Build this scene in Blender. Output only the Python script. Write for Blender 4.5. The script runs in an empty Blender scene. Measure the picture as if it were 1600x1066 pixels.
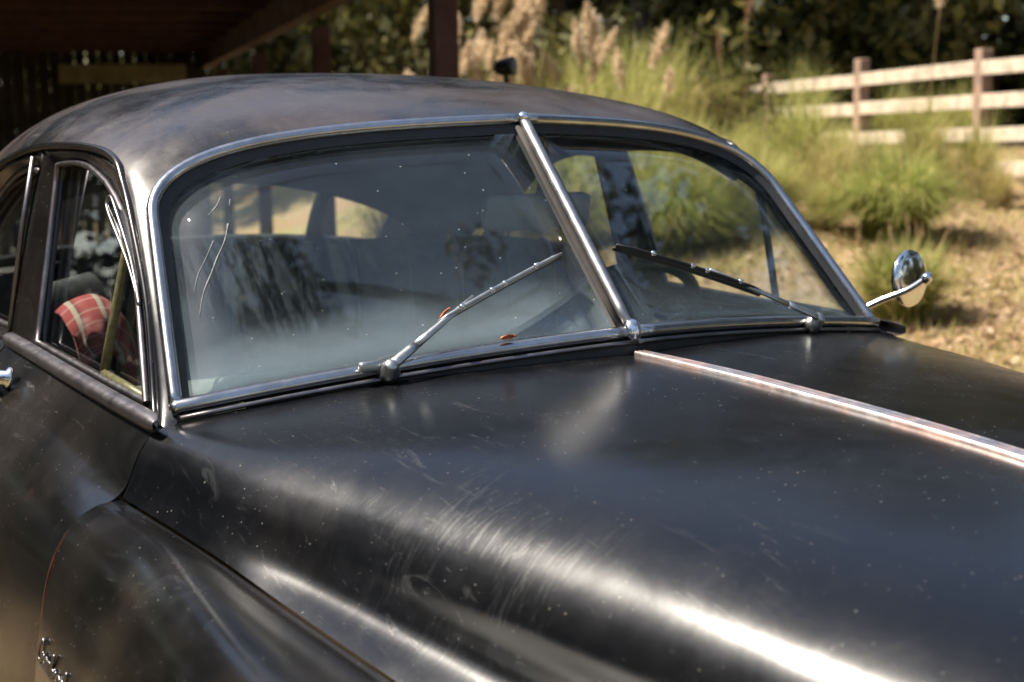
import bpy, bmesh, math, random
import numpy as np
from mathutils import Vector, Matrix
random.seed(7); RNG = np.random.default_rng(7)
C = bpy.context.scene.collection
SC = bpy.context.scene

# ------------------------------------------------------------------ camera, sky, sun, exposure
ZB = 1.15                                   # height of the windscreen's centre base above the ground
CAM = np.array([-1.295, -1.685, 0.312 + ZB]); YAW, PITCH, ROLL = 0.57156, -0.14954, -0.01517
cam = bpy.data.cameras.new('camera'); cob = bpy.data.objects.new('camera', cam); C.objects.link(cob)
F_ = np.array([math.sin(YAW)*math.cos(PITCH), math.cos(YAW)*math.cos(PITCH), math.sin(PITCH)])
R_ = np.array([math.cos(YAW), -math.sin(YAW), 0.0]); U_ = np.cross(R_, F_)
R2 = math.cos(ROLL)*R_ + math.sin(ROLL)*U_; U2 = -math.sin(ROLL)*R_ + math.cos(ROLL)*U_
M = Matrix(((R2[0], U2[0], -F_[0], CAM[0]), (R2[1], U2[1], -F_[1], CAM[1]), (R2[2], U2[2], -F_[2], CAM[2]), (0, 0, 0, 1)))
cob.matrix_world = M
cam.sensor_width = 36; cam.lens = 50.13; cam.clip_start = 0.05; cam.clip_end = 900
cam.dof.use_dof = True; cam.dof.focus_distance = 2.0; cam.dof.aperture_fstop = 4.5; cam.dof.aperture_blades = 8
SC.camera = cob
SUN = Vector((-0.455, 0.26, 0.85)).normalized()
w = bpy.data.worlds.new("World"); SC.world = w; w.use_nodes = True
nt = w.node_tree; bg = nt.nodes['Background']
sky = nt.nodes.new('ShaderNodeTexSky'); sky.sky_type = 'NISHITA'; sky.sun_disc = False
sky.sun_elevation = math.asin(SUN.z); sky.sun_rotation = math.atan2(SUN.x, SUN.y)
sky.air_density = 1.0; sky.dust_density = 1.2; sky.ozone_density = 1.0
hsv = nt.nodes.new('ShaderNodeHueSaturation'); hsv.inputs['Saturation'].default_value = 0.85
nt.links.new(sky.outputs[0], hsv.inputs['Color']); nt.links.new(hsv.outputs[0], bg.inputs[0]); bg.inputs[1].default_value = 0.086
sl = bpy.data.lights.new('sun', 'SUN'); sl.energy = 4.5; sl.angle = math.radians(0.53); sl.color = (1.0, 0.92, 0.80)
so = bpy.data.objects.new('sun', sl); C.objects.link(so); so.rotation_euler = SUN.to_track_quat('Z', 'Y').to_euler()
so.location = (0, 0, 30)
SC.view_settings.view_transform = 'Standard'; SC.view_settings.look = 'None'
SC.view_settings.exposure = 1.45; SC.view_settings.gamma = 1.0; SC.view_settings.use_curve_mapping = False

# ------------------------------------------------------------------ material helpers
def mat(name):
    m = bpy.data.materials.new(name); m.use_nodes = True
    return m, m.node_tree, m.node_tree.nodes['Principled BSDF']
def N(t, k, **kw):
    n = t.nodes.new(k)
    for a, v in kw.items():
        if a in n.inputs: n.inputs[a].default_value = v
        else: setattr(n, a, v)
    return n
def noise(t, scale, detail=4, rough=0.6, vec=None, dist=0.0):
    n = N(t, 'ShaderNodeTexNoise'); n.inputs['Scale'].default_value = scale; n.inputs['Detail'].default_value = detail
    n.inputs['Roughness'].default_value = rough; n.inputs['Distortion'].default_value = dist
    if vec is not None: t.links.new(vec, n.inputs['Vector'])
    return n.outputs['Fac']
def ramp(t, fac, stops, interp='LINEAR'):
    r = N(t, 'ShaderNodeValToRGB'); r.color_ramp.interpolation = interp
    e = r.color_ramp.elements
    while len(e) < len(stops): e.new(0.5)
    for q, (p, c) in zip(e, stops):
        q.position = p; q.color = (c, c, c, 1) if not hasattr(c, '__len__') else (*c, 1)
    t.links.new(fac, r.inputs[0]); return r.outputs[0]
def mixc(t, fac, a, b, mode='MIX'):
    m = N(t, 'ShaderNodeMix', data_type='RGBA', blend_type=mode)
    for i, v in ((0, fac), (6, a), (7, b)):
        if hasattr(v, 'is_linked') or hasattr(v, 'links'): t.links.new(v, m.inputs[i])
        elif i == 0: m.inputs[0].default_value = v
        else: m.inputs[i].default_value = (*v, 1)
    return m.outputs[2]
def math_(t, op, a, b=None, clamp=False):
    m = N(t, 'ShaderNodeMath', operation=op); m.use_clamp = clamp
    for i, v in ((0, a), (1, b)):
        if v is None: continue
        if hasattr(v, 'links'): t.links.new(v, m.inputs[i])
        else: m.inputs[i].default_value = v
    return m.outputs[0]
def objvec(t, scale=(1, 1, 1), rot=(0, 0, 0), kind='Object'):
    tc = N(t, 'ShaderNodeTexCoord'); mp = N(t, 'ShaderNodeMapping')
    mp.inputs['Scale'].default_value = scale; mp.inputs['Rotation'].default_value = rot
    t.links.new(tc.outputs[kind], mp.inputs[0]); return mp.outputs[0]
def bump(t, b, h, strength=0.2, dist=0.01):
    n = N(t, 'ShaderNodeBump'); n.inputs['Strength'].default_value = strength; n.inputs['Distance'].default_value = dist
    t.links.new(h, n.inputs['Height']); t.links.new(n.outputs[0], b.inputs['Normal'])
def simple(name, col, rough=0.6, metal=0.0, var=0.25, scale=30, bumpk=0.1):
    m, t, b = mat(name)
    v = objvec(t)
    f = noise(t, scale, 5, 0.65, v)
    dark = tuple(c*(1-var) for c in col); lite = tuple(min(1, c*(1+var)) for c in col)
    t.links.new(ramp(t, f, [(0.3, dark), (0.7, lite)]), b.inputs['Base Color'])
    t.links.new(ramp(t, noise(t, scale*0.6, 4, 0.6, v), [(0.3, rough*0.8), (0.7, min(1, rough*1.2))]), b.inputs['Roughness'])
    b.inputs['Metallic'].default_value = metal
    if bumpk: bump(t, b, f, bumpk, 0.004)
    return m

def paint_mat(name, base, brown, brown_lo, brown_hi, rlo, rhi, rust=0.0, chalk=0.12, spec=0.5, scuff=False):
    m, t, b = mat(name); v = objvec(t)
    big = noise(t, 3.2, 6, 0.62, v, 0.6)
    mid = noise(t, 13, 6, 0.7, v, 0.4)
    fine = noise(t, 90, 5, 0.7, v)
    col = mixc(t, ramp(t, big, [(brown_lo, 0.0), (brown_hi, 1.0)]), base, brown)
    # chalky oxidised bloom in drifting patches
    ch = math_(t, 'MULTIPLY', ramp(t, mid, [(0.48, 0.0), (0.75, 1.0)]), ramp(t, noise(t, 2.1, 3, 0.5, v), [(0.4, 0.0), (0.65, 1.0)]))
    ch = math_(t, 'MULTIPLY', ch, chalk*3)
    col = mixc(t, ch, col, (0.075, 0.078, 0.082))
    # wiping marks: long thin streaks
    sv = objvec(t, (60, 7, 20), (0, 0, 0.5))
    st = ramp(t, noise(t, 1.0, 5, 0.7, sv, 1.5), [(0.60, 0.0), (0.74, 1.0)])
    stm = math_(t, 'MULTIPLY', st, ramp(t, noise(t, 2.6, 2, 0.5, v), [(0.47, 0.0), (0.62, 0.20)]))
    col = mixc(t, stm, col, (0.11, 0.11, 0.11))
    # pale dust specks
    vo = N(t, 'ShaderNodeTexVoronoi'); vo.inputs['Scale'].default_value = 95; vo.inputs['Randomness'].default_value = 1.0; t.links.new(objvec(t, (1.0, 1.6, 1.3)), vo.inputs['Vector'])
    sp = math_(t, 'MULTIPLY', ramp(t, vo.outputs['Distance'], [(0.05, 1.0), (0.16, 0.0)]), ramp(t, vo.outputs['Color'], [(0.55, 0.0), (0.85, 0.9)]))
    sp = math_(t, 'MULTIPLY', sp, ramp(t, mid, [(0.42, 0.0), (0.62, 1.0)]))
    col = mixc(t, math_(t, 'MULTIPLY', sp, 0.75), col, (0.30, 0.28, 0.24))
    vo2 = N(t, 'ShaderNodeTexVoronoi'); vo2.inputs['Scale'].default_value = 37; t.links.new(objvec(t, (1.0, .8, 1.2)), vo2.inputs['Vector'])
    sp2 = math_(t, 'MULTIPLY', ramp(t, vo2.outputs['Distance'], [(0.02, 1.0), (0.055, 0.0)]), ramp(t, vo2.outputs['Color'], [(0.70, 0.0), (0.80, 0.8)]))
    col = mixc(t, math_(t, 'MULTIPLY', sp2, 0.6), col, (0.30, 0.28, 0.24))
    scf = None
    if scuff:
        dsc = N(t, 'ShaderNodeVectorMath', operation='DISTANCE'); t.links.new(objvec(t, (1.25, .62, 1.0)), dsc.inputs[0]); dsc.inputs[1].default_value = (-0.55*1.25, -0.42*.62, 1.045)
        reg = math_(t, 'MULTIPLY', ramp(t, dsc.outputs['Value'], [(0.03, 0.9), (0.18, 0.0)]), ramp(t, noise(t, 7, 3, 0.6, v), [(0.42, 0.0), (0.60, 1.0)]))
        l1 = ramp(t, noise(t, 1.0, 4, 0.7, objvec(t, (9, 95, 9), (0, 0, 0.35)), 2.2), [(0.52, 0.0), (0.62, 1.0)])
        l2 = ramp(t, noise(t, 1.0, 4, 0.7, objvec(t, (12, 70, 12), (0, 0, -0.5)), 2.5), [(0.56, 0.0), (0.66, 1.0)])
        scf = math_(t, 'MULTIPLY', math_(t, 'MAXIMUM', l1, l2), reg)
        col = mixc(t, math_(t, 'MULTIPLY', scf, 0.28), col, (0.040, 0.045, 0.047))
    if rust:
        sx = N(t, 'ShaderNodeSeparateXYZ'); t.links.new(v, sx.inputs[0])
        rn = noise(t, 30, 6, 0.7, v, 0.6)
        ed = ramp(t, math_(t, 'ABSOLUTE', math_(t, 'SUBTRACT', sx.outputs[1], 0.119)), [(0.0, 1.0), (0.010, 0.0)])       # bare rusty edge of the door shut line
        zr = ramp(t, sx.outputs[2], [(0.74, 0.0), (0.80, 0.8), (0.955, 0.9), (0.978, 0.0)])
        e1 = math_(t, 'MULTIPLY', ed, zr)
        ds_ = N(t, 'ShaderNodeVectorMath', operation='DISTANCE'); t.links.new(objvec(t, (1, .62, 1.3)), ds_.inputs[0]); ds_.inputs[1].default_value = (-0.812, 0.30*.62, 0.955*1.3)
        e2 = math_(t, 'MULTIPLY', ramp(t, ds_.outputs['Value'], [(0.01, 1.0), (0.085, 0.0)]), 0.46)
        rm = ramp(t, math_(t, 'ADD', math_(t, 'MULTIPLY', math_(t, 'MAXIMUM', e1, e2), 0.55), math_(t, 'MULTIPLY', rn, 0.6)), [(0.57, 0.0), (0.66, 0.9)])
        rm = math_(t, 'MULTIPLY', rm, math_(t, 'LESS_THAN', sx.outputs[0], 0.0))
        col = mixc(t, rm, col, mixc(t, ramp(t, noise(t, 80, 4, 0.6, v), [(0.35, 0.0), (0.65, 1.0)]), (0.030, 0.010, 0.006), (0.085, 0.028, 0.016)))
    t.links.new(col, b.inputs['Base Color'])
    r = ramp(t, math_(t, 'ADD', math_(t, 'MULTIPLY', big, 0.55), math_(t, 'MULTIPLY', mid, 0.45)), [(0.35, rlo), (0.68, rhi)])
    r = math_(t, 'ADD', r, math_(t, 'MULTIPLY', sp, 0.3), True)
    r = math_(t, 'ADD', r, math_(t, 'MULTIPLY', stm, 0.5), True)
    if scf is not None: r = math_(t, 'ADD', r, math_(t, 'MULTIPLY', scf, 0.13), True)
    t.links.new(r, b.inputs['Roughness'])
    b.inputs['Specular IOR Level'].default_value = spec
    h = math_(t, 'ADD', noise(t, 2.2, 2, 0.5, v), math_(t, 'MULTIPLY', fine, 0.012))
    bump(t, b, h, 0.10, 0.03)
    return m

MP = {}
MP['paint'] = paint_mat('old_black_paint', (0.0022, 0.0025, 0.0034), (0.0042, 0.0036, 0.0034), 0.45, 0.75, 0.17, 0.31, chalk=0.03, scuff=True)
MP['roof'] = paint_mat('oxidised_roof_paint', (0.007, 0.007, 0.008), (0.030, 0.021, 0.017), 0.44, 0.58, 0.18, 0.44, chalk=0.10, spec=0.65)
MP['side'] = paint_mat('worn_side_paint', (0.003, 0.003, 0.003), (0.010, 0.0075, 0.006), 0.40, 0.72, 0.18, 0.32, rust=1.0, chalk=0.03)

def metal(name, col, rough, tint=None, tint_amt=0.0, pit=0.05):
    m, t, b = mat(name); v = objvec(t)
    n = noise(t, 45, 6, 0.7, v); n2 = noise(t, 9, 4, 0.6, v)
    c = ramp(t, n, [(0.3, tuple(x*0.82 for x in col)), (0.65, col)])
    if tint: c = mixc(t, ramp(t, n2, [(0.42, 0.0), (0.62, tint_amt)]), c, tint)
    t.links.new(c, b.inputs['Base Color']); b.inputs['Metallic'].default_value = 1.0
    t.links.new(ramp(t, math_(t, 'ADD', math_(t, 'MULTIPLY', n, 0.5), math_(t, 'MULTIPLY', n2, 0.5)), [(0.3, rough*0.7), (0.7, rough*1.5)]), b.inputs['Roughness'])
    bump(t, b, n, pit, 0.002)
    return m
MP['chrome'] = metal('aged_chrome', (0.50, 0.50, 0.50), 0.20, (0.30, 0.28, 0.26), 0.5, 0.08)
MP['divider'] = metal('dulled_divider_chrome', (0.44, 0.44, 0.45), 0.34, (0.28, 0.26, 0.24), 0.5, 0.08)
MP['bright'] = metal('bright_chrome', (0.80, 0.79, 0.78), 0.08)
MP['dull'] = metal('dull_belt_metal', (0.22, 0.21, 0.22), 0.36, (0.13, 0.11, 0.11), 0.7, 0.12)
MP['strip'] = metal('pitted_hood_strip', (0.80, 0.72, 0.68), 0.34, (0.74, 0.46, 0.37), 0.9, 0.25)
MP['wiper'] = metal('grey_wiper_metal', (0.42, 0.43, 0.42), 0.34)
MP['rubber'] = simple('black_rubber', (0.012, 0.012, 0.012), 0.55)
MP['dark'] = simple('dark_trim', (0.010, 0.010, 0.010), 0.5)
MP['seat'] = simple('dark_seat_cloth', (0.020, 0.021, 0.024), 0.85, var=0.4, scale=60)
MP['liner'] = simple('brown_headlining', (0.035, 0.029, 0.025), 0.9, var=0.3, scale=12)
MP['dash'] = simple('dusty_dashboard', (0.10, 0.11, 0.095), 0.6, var=0.65, scale=9)
MP['tyre'] = simple('tyre_rubber', (0.02, 0.02, 0.02), 0.8)
MP['mirrorback'] = simple('grey_green_mirror_back', (0.07, 0.082, 0.072), 0.45, var=0.15, scale=40)
MP['yellowed'] = simple('tarnished_window_metal', (0.085, 0.080, 0.035), 0.45, 0.3, var=0.45, scale=120)

def glass_mat(name, dust, tint=(0.93, 0.96, 0.95), patch=True, refl_streak=True):
    m, t, b = mat(name); t.nodes.remove(b)
    out = t.nodes['Material Output']
    tr = N(t, 'ShaderNodeBsdfTransparent'); tr.inputs[0].default_value = (*tint, 1)
    gl = N(t, 'ShaderNodeBsdfGlossy'); gl.inputs['Roughness'].default_value = 0.012; gl.inputs[0].default_value = (1, 1, 1, 1)
    lw = N(t, 'ShaderNodeLayerWeight'); lw.inputs[0].default_value = 0.5
    frv = math_(t, 'ADD', math_(t, 'MULTIPLY', math_(t, 'POWER', lw.outputs['Facing'], 5.0), 0.93), 0.04, True)
    s1 = N(t, 'ShaderNodeMixShader'); t.links.new(frv, s1.inputs[0]); t.links.new(tr.outputs[0], s1.inputs[1]); t.links.new(gl.outputs[0], s1.inputs[2])
    df = N(t, 'ShaderNodeBsdfDiffuse'); df.inputs[0].default_value = (0.48, 0.60, 0.68, 1)  # dust colour tinted blue to paint in the sky's reflected haze
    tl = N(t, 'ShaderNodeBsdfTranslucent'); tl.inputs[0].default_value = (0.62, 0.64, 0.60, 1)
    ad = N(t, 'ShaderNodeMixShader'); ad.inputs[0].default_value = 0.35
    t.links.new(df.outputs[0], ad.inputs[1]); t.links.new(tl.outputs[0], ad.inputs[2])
    s2 = N(t, 'ShaderNodeMixShader')
    v = objvec(t); uv = objvec(t, kind='UV')
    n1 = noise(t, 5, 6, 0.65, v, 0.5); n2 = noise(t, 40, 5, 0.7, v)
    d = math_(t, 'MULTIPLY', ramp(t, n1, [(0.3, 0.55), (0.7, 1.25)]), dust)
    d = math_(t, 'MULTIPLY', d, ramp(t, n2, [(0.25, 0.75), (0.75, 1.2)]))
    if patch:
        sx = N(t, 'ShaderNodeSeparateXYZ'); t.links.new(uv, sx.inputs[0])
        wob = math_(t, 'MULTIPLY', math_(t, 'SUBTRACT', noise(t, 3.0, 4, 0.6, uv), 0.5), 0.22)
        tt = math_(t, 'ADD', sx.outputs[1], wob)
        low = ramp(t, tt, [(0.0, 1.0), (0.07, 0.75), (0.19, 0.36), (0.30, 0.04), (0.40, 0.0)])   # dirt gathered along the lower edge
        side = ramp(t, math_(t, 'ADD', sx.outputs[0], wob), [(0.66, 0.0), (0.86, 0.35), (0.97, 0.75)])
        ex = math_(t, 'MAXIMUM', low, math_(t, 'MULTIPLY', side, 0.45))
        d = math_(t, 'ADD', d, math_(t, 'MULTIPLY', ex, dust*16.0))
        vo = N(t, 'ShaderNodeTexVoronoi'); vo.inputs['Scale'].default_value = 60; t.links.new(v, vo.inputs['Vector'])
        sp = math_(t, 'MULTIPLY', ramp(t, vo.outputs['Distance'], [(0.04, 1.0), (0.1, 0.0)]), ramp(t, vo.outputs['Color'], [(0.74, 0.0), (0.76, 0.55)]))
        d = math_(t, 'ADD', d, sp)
    if refl_streak:      # dust thinned in upright streaks, painting in a dark tree reflection
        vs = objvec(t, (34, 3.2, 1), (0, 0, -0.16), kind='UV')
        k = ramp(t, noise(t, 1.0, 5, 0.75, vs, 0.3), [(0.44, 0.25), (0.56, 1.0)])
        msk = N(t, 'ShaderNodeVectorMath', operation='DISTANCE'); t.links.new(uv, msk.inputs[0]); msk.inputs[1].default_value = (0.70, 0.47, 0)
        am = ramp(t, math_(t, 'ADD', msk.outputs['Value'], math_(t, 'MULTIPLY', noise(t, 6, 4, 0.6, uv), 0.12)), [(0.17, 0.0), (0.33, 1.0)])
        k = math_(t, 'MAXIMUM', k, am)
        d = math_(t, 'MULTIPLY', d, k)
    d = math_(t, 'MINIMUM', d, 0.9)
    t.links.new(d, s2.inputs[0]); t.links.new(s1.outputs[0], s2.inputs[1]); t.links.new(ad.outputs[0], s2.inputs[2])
    t.links.new(s2.outputs[0], out.inputs[0])
    return m
MP['glass'] = glass_mat('dusty_skytint_windscreen_glass', 0.018)
MP['glass_far'] = glass_mat('dusty_skytint_windscreen_glass_clearer', 0.007, refl_streak=False)
MP['glass_side'] = glass_mat('side_window_glass', 0.004, (0.86, 0.9, 0.88), patch=False, refl_streak=False)

# ------------------------------------------------------------------ mesh helpers
def tag(o, label=None, cat=None, group=None, kind=None):
    for k, v in (('label', label), ('category', cat), ('group', group), ('kind', kind)):
        if v: o[k] = v
    return o
def mesh(name, verts, faces, m, parent=None, smooth=True, uvs=None, loc=None):
    me = bpy.data.meshes.new(name); me.from_pydata([tuple(map(float, v)) for v in verts], [], [tuple(f) for f in faces]); me.update()
    if m is not None: me.materials.append(m)
    if smooth: me.polygons.foreach_set('use_smooth', [True]*len(me.polygons))
    if uvs is not None:
        l = me.uv_layers.new(name='UVMap')
        vi = np.zeros(len(me.loops), int); me.loops.foreach_get('vertex_index', vi)
        l.data.foreach_set('uv', np.asarray(uvs, float)[vi].ravel())
    o = bpy.data.objects.new(name, me); C.objects.link(o)
    if parent is not None: o.parent = parent
    if loc is not None: o.location = loc
    return o
def empty(name, loc=(0, 0, 0), rz=0.0):
    o = bpy.data.objects.new(name, None); C.objects.link(o); o.location = loc; o.rotation_euler = (0, 0, rz); o.empty_display_size = 0.2
    return o
class MB:
    def __init__(s): s.v = []; s.f = []
    def add(s, verts, faces):
        b = len(s.v); s.v += [tuple(map(float, q)) for q in verts]; s.f += [tuple(i+b for i in f) for f in faces]; return s
    def grid(s, G, closed_u=False, flip=False):
        G = np.asarray(G); m, n = G.shape[:2]; fs = []
        for i in range(m-1):
            for j in range(n if closed_u else n-1):
                j2 = (j+1) % n
                q = (i*n+j, i*n+j2, (i+1)*n+j2, (i+1)*n+j); fs.append(q[::-1] if flip else q)
        return s.add(G.reshape(-1, 3), fs)
    def tube(s, P, r, n=10, flat=1.0, up=None, cap=True):
        P = np.asarray(P, float); k = len(P); r = np.broadcast_to(np.asarray(r, float), (k,))
        T = np.gradient(P, axis=0); T /= np.linalg.norm(T, axis=1)[:, None]+1e-12
        u = np.array(up if up is not None else ((0, 0, 1) if abs(T[0][2]) < 0.9 else (0, 1, 0)), float)
        rings = []
        for i in range(k):
            if up is None and i > 0: u = u - T[i]*(u@T[i])
            a = u - T[i]*(u@T[i]); a /= np.linalg.norm(a)+1e-12; b = np.cross(T[i], a); u = a if up is None else u
            th = np.linspace(0, 2*math.pi, n, endpoint=False)
            rings.append(P[i] + r[i]*(np.cos(th)[:, None]*a*flat + np.sin(th)[:, None]*b))
        b0 = len(s.v); s.grid(np.array(rings), True)
        if cap:
            s.f.append(tuple(b0+i for i in range(n))[::-1]); s.f.append(tuple(b0+(k-1)*n+i for i in range(n)))
        return s
    def box(s, c, h, R=None):
        c = np.array(c, float); h = np.array(h, float)
        v = np.array([[x, y, z] for x in (-1, 1) for y in (-1, 1) for z in (-1, 1)])*h
        if R is not None: v = v @ np.array(R).T
        return s.add(v+c, [(0, 1, 3, 2), (4, 6, 7, 5), (0, 4, 5, 1), (2, 3, 7, 6), (0, 2, 6, 4), (1, 5, 7, 3)])
    def lathe(s, prof, c=(0, 0, 0), ax=(0, 0, 1), n=24):
        ax = np.array(ax, float); ax /= np.linalg.norm(ax)
        a = np.cross(ax, (0, 0, 1) if abs(ax[2]) < 0.9 else (1, 0, 0)); a /= np.linalg.norm(a); b = np.cross(ax, a)
        th = np.linspace(0, 2*math.pi, n, endpoint=False)
        G = np.array([[np.array(c)+ax*h+r*(math.cos(q)*a+math.sin(q)*b) for q in th] for r, h in prof])
        b0 = len(s.v); s.grid(G, True)
        s.f.append(tuple(b0+i for i in range(n))[::-1]); s.f.append(tuple(b0+(len(prof)-1)*n+i for i in range(n)))
        return s
    def build(s, name, m, parent=None, smooth=True, bev=0.0, **kw):
        o = mesh(name, s.v, s.f, m, parent, smooth, **kw)
        if bev:
            b = o.modifiers.new('bevel', 'BEVEL'); b.width = bev; b.segments = 2; b.limit_method = 'ANGLE'
            b.harden_normals = False
        return o
def cr(P, n):                       # Catmull-Rom through the points, n samples a span
    P = np.asarray(P, float); k = len(P)
    Q = np.concatenate([[2*P[0]-P[1]], P, [2*P[-1]-P[-2]]]); out = []
    for i in range(k-1):
        p0, p1, p2, p3 = Q[i:i+4]
        for t in np.linspace(0, 1, n, endpoint=False):
            out.append(0.5*((2*p1)+(-p0+p2)*t+(2*p0-5*p1+4*p2-p3)*t*t+(-p0+3*p1-3*p2+p3)*t**3))
    out.append(P[-1]); return np.array(out)
def loft(S, nu, nv):                # S[station][column] -> dense grid
    S = np.asarray(S, float)
    A = np.stack([cr(S[i], nv) for i in range(S.shape[0])])
    return np.stack([cr(A[:, j], nu) for j in range(A.shape[1])], axis=1)
def resample(P, n):
    P = np.asarray(P, float); d = np.r_[0, np.cumsum(np.linalg.norm(np.diff(P, axis=0), axis=1))]
    q = np.linspace(0, d[-1], n); return np.stack([np.interp(q, d, P[:, k]) for k in range(3)], -1)
def up(P): return np.asarray(P, float) + np.array([0, 0, ZB])
def mir(P): return np.asarray(P, float)*np.array([-1, 1, 1])
def solid(o, th, off=-1):
    if off == -1:                       # grow inwards: turn the sheet's normals away from the cabin first
        me = o.data; ref = Vector((0, .3, .7)); d = sum((f.normal.dot(f.center-ref)*f.area) for f in me.polygons)
        if d < 0: me.flip_normals()
    s = o.modifiers.new('thickness', 'SOLIDIFY'); s.thickness = th; s.offset = off
    if off == -1:
        e = o.modifiers.new('rim', 'EDGE_SPLIT'); e.split_angle = math.radians(50)
    return o
def subs(o, k):
    s = o.modifiers.new('smooth', 'SUBSURF'); s.levels = k; s.render_levels = k; return o
def ss(a, b, x):
    t = min(1, max(0, (x-a)/(b-a))); return t*t*(3-2*t)

# ------------------------------------------------------------------ ground lie
FW = np.array([math.sin(YAW), math.cos(YAW)]); RT = np.array([math.cos(YAW), -math.sin(YAW)])
STAND = CAM[:2]
P0 = np.array([1.296, 2.83]); PD = np.array([0.276, 0.961]); PN = np.array([0.961, -0.276])   # carport post line, its direction, its right hand
def plan(d, r): return STAND + FW*d + RT*r          # metres ahead of / right of where the photographer stood
def gz(x, y):
    p = np.array([x, y]); d = (p-STAND)@FW; q = (p-P0)@PN
    a = d-4.0
    h = 0.09*(a if a > 1.5 else (max(0, a+1.5)**2/6.0))
    if d > 16: h = 0.09*12 + (d-16)*0.02
    return h*ss(0.2, 4.0, q)
def gplace(d, r):
    x, y = plan(d, r); return (float(x), float(y), float(gz(x, y)))

# ground sheet
rad = np.r_[0, np.geomspace(1.0, 320, 66)]; ang = np.linspace(0, 2*math.pi, 121)[:-1]
gv = []
for r in rad[1:]:
    for a in ang:
        x, y = STAND[0]+6+r*math.cos(a), STAND[1]+8+r*math.sin(a)
        gv.append((x, y, gz(x, y) + (0.02*math.sin(x*1.7)*math.cos(y*1.3) if math.hypot(x, y) > 4 else 0)))
gf = []
n = len(ang)
for i in range(len(rad)-2):
    for j in range(n): gf.append((i*n+j, i*n+(j+1) % n, (i+1)*n+(j+1) % n, (i+1)*n+j))
gv.append((STAND[0]+6, STAND[1]+8, gz(STAND[0]+6, STAND[1]+8)))
for j in range(n): gf.append((len(gv)-1, (j+1) % n, j))
gf = [f[::-1] if len(f) == 4 else f[::-1] for f in gf]
m, t, b = mat('dry_leafy_ground'); v = objvec(t)
n1 = noise(t, 0.55, 5, 0.6, v, 0.5); n2 = noise(t, 9, 7, 0.75, v); n3 = noise(t, 45, 5, 0.7, v)
c1 = ramp(t, n2, [(0.25, (0.20, 0.13, 0.075)), (0.5, (0.31, 0.195, 0.105)), (0.75, (0.42, 0.28, 0.16))])
c2 = ramp(t, n2, [(0.25, (0.17, 0.14, 0.045)), (0.5, (0.28, 0.23, 0.085)), (0.75, (0.38, 0.31, 0.14))])
cg = mixc(t, ramp(t, n1, [(0.42, 0.0), (0.6, 1.0)]), c1, c2)
cg = mixc(t, ramp(t, n3, [(0.3, 0.35), (0.6, 0.0)]), cg, (0.06, 0.035, 0.02))
t.links.new(cg, b.inputs['Base Color']); b.inputs['Roughness'].default_value = 0.95
bump(t, b, math_(t, 'ADD', n2, math_(t, 'MULTIPLY', n3, 0.4)), 0.8, 0.05)
g = mesh('ground', gv, gf, m); tag(g, kind='structure', label='dry grassy ground strewn with fallen leaves')

# ------------------------------------------------------------------ THE CAR
car = empty('vintage_car')
tag(car, 'old black sedan with split windscreen and a worn dull finish in the foreground', 'car')

# --- hood
half = [
 [(0, -.006, -.0275), (.13, .018, -.030), (.37, .066, -.041), (.56, .105, -.059), (.645, .114, -.0685), (.695, .117, -.0785), (.716, .117, -.101), (.728, .117, -.125), (.738, .117, -.148), (.745, .117, -.160)],
 [(0, -.14, -.029), (.13, -.13, -.0315), (.36, -.11, -.042), (.53, -.10, -.060), (.606, -.10, -.075), (.648, -.10, -.096), (.674, -.10, -.124), (.687, -.10, -.150), (.698, -.10, -.169), (.709, -.10, -.187)],
 [(0, -.32, -.034), (.12, -.31, -.036), (.33, -.30, -.045), (.475, -.30, -.061), (.548, -.30, -.082), (.592, -.30, -.110), (.618, -.30, -.145), (.631, -.30, -.177), (.647, -.30, -.201), (.680, -.30, -.217)],
 [(0, -.65, -.052), (.11, -.65, -.054), (.29, -.65, -.063), (.405, -.65, -.079), (.468, -.65, -.102), (.510, -.65, -.133), (.537, -.65, -.174), (.549, -.65, -.215), (.566, -.65, -.245), (.617, -.65, -.275)],
 [(0, -1.0, -.087), (.10, -1.0, -.089), (.25, -1.0, -.097), (.350, -1.0, -.113), (.408, -1.0, -.137), (.447, -1.0, -.169), (.470, -1.0, -.212), (.481, -1.0, -.259), (.499, -1.0, -.294), (.556, -1.0, -.325)],
 [(0, -1.38, -.145), (.09, -1.37, -.147), (.23, -1.36, -.157), (.33, -1.34, -.175), (.385, -1.33, -.195), (.412, -1.32, -.222), (.432, -1.32, -.27), (.446, -1.32, -.325), (.465, -1.32, -.365), (.495, -1.32, -.385)],
 [(0, -1.60, -.24), (.08, -1.59, -.242), (.19, -1.57, -.25), (.27, -1.55, -.265), (.31, -1.53, -.285), (.33, -1.52, -.31), (.35, -1.51, -.35), (.37, -1.50, -.39), (.395, -1.50, -.41), (.43, -1.50, -.42)],
 [(0, -1.68, -.42), (.08, -1.67, -.42), (.18, -1.65, -.425), (.25, -1.63, -.43), (.28, -1.61, -.44), (.30, -1.60, -.45), (.32, -1.59, -.46), (.345, -1.58, -.47), (.37, -1.57, -.48), (.40, -1.57, -.49)],
]
full = [list(mir(r[::-1])) + [tuple(p) for p in r[1:]] for r in half]
G = loft(full, 10, 6)
o = MB().grid(up(G)).build('hood', MP['paint'], car); solid(o, 0.012)
HOODZ = np.array([[r[0][1], r[0][2]] for r in half])[::-1]
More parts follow.
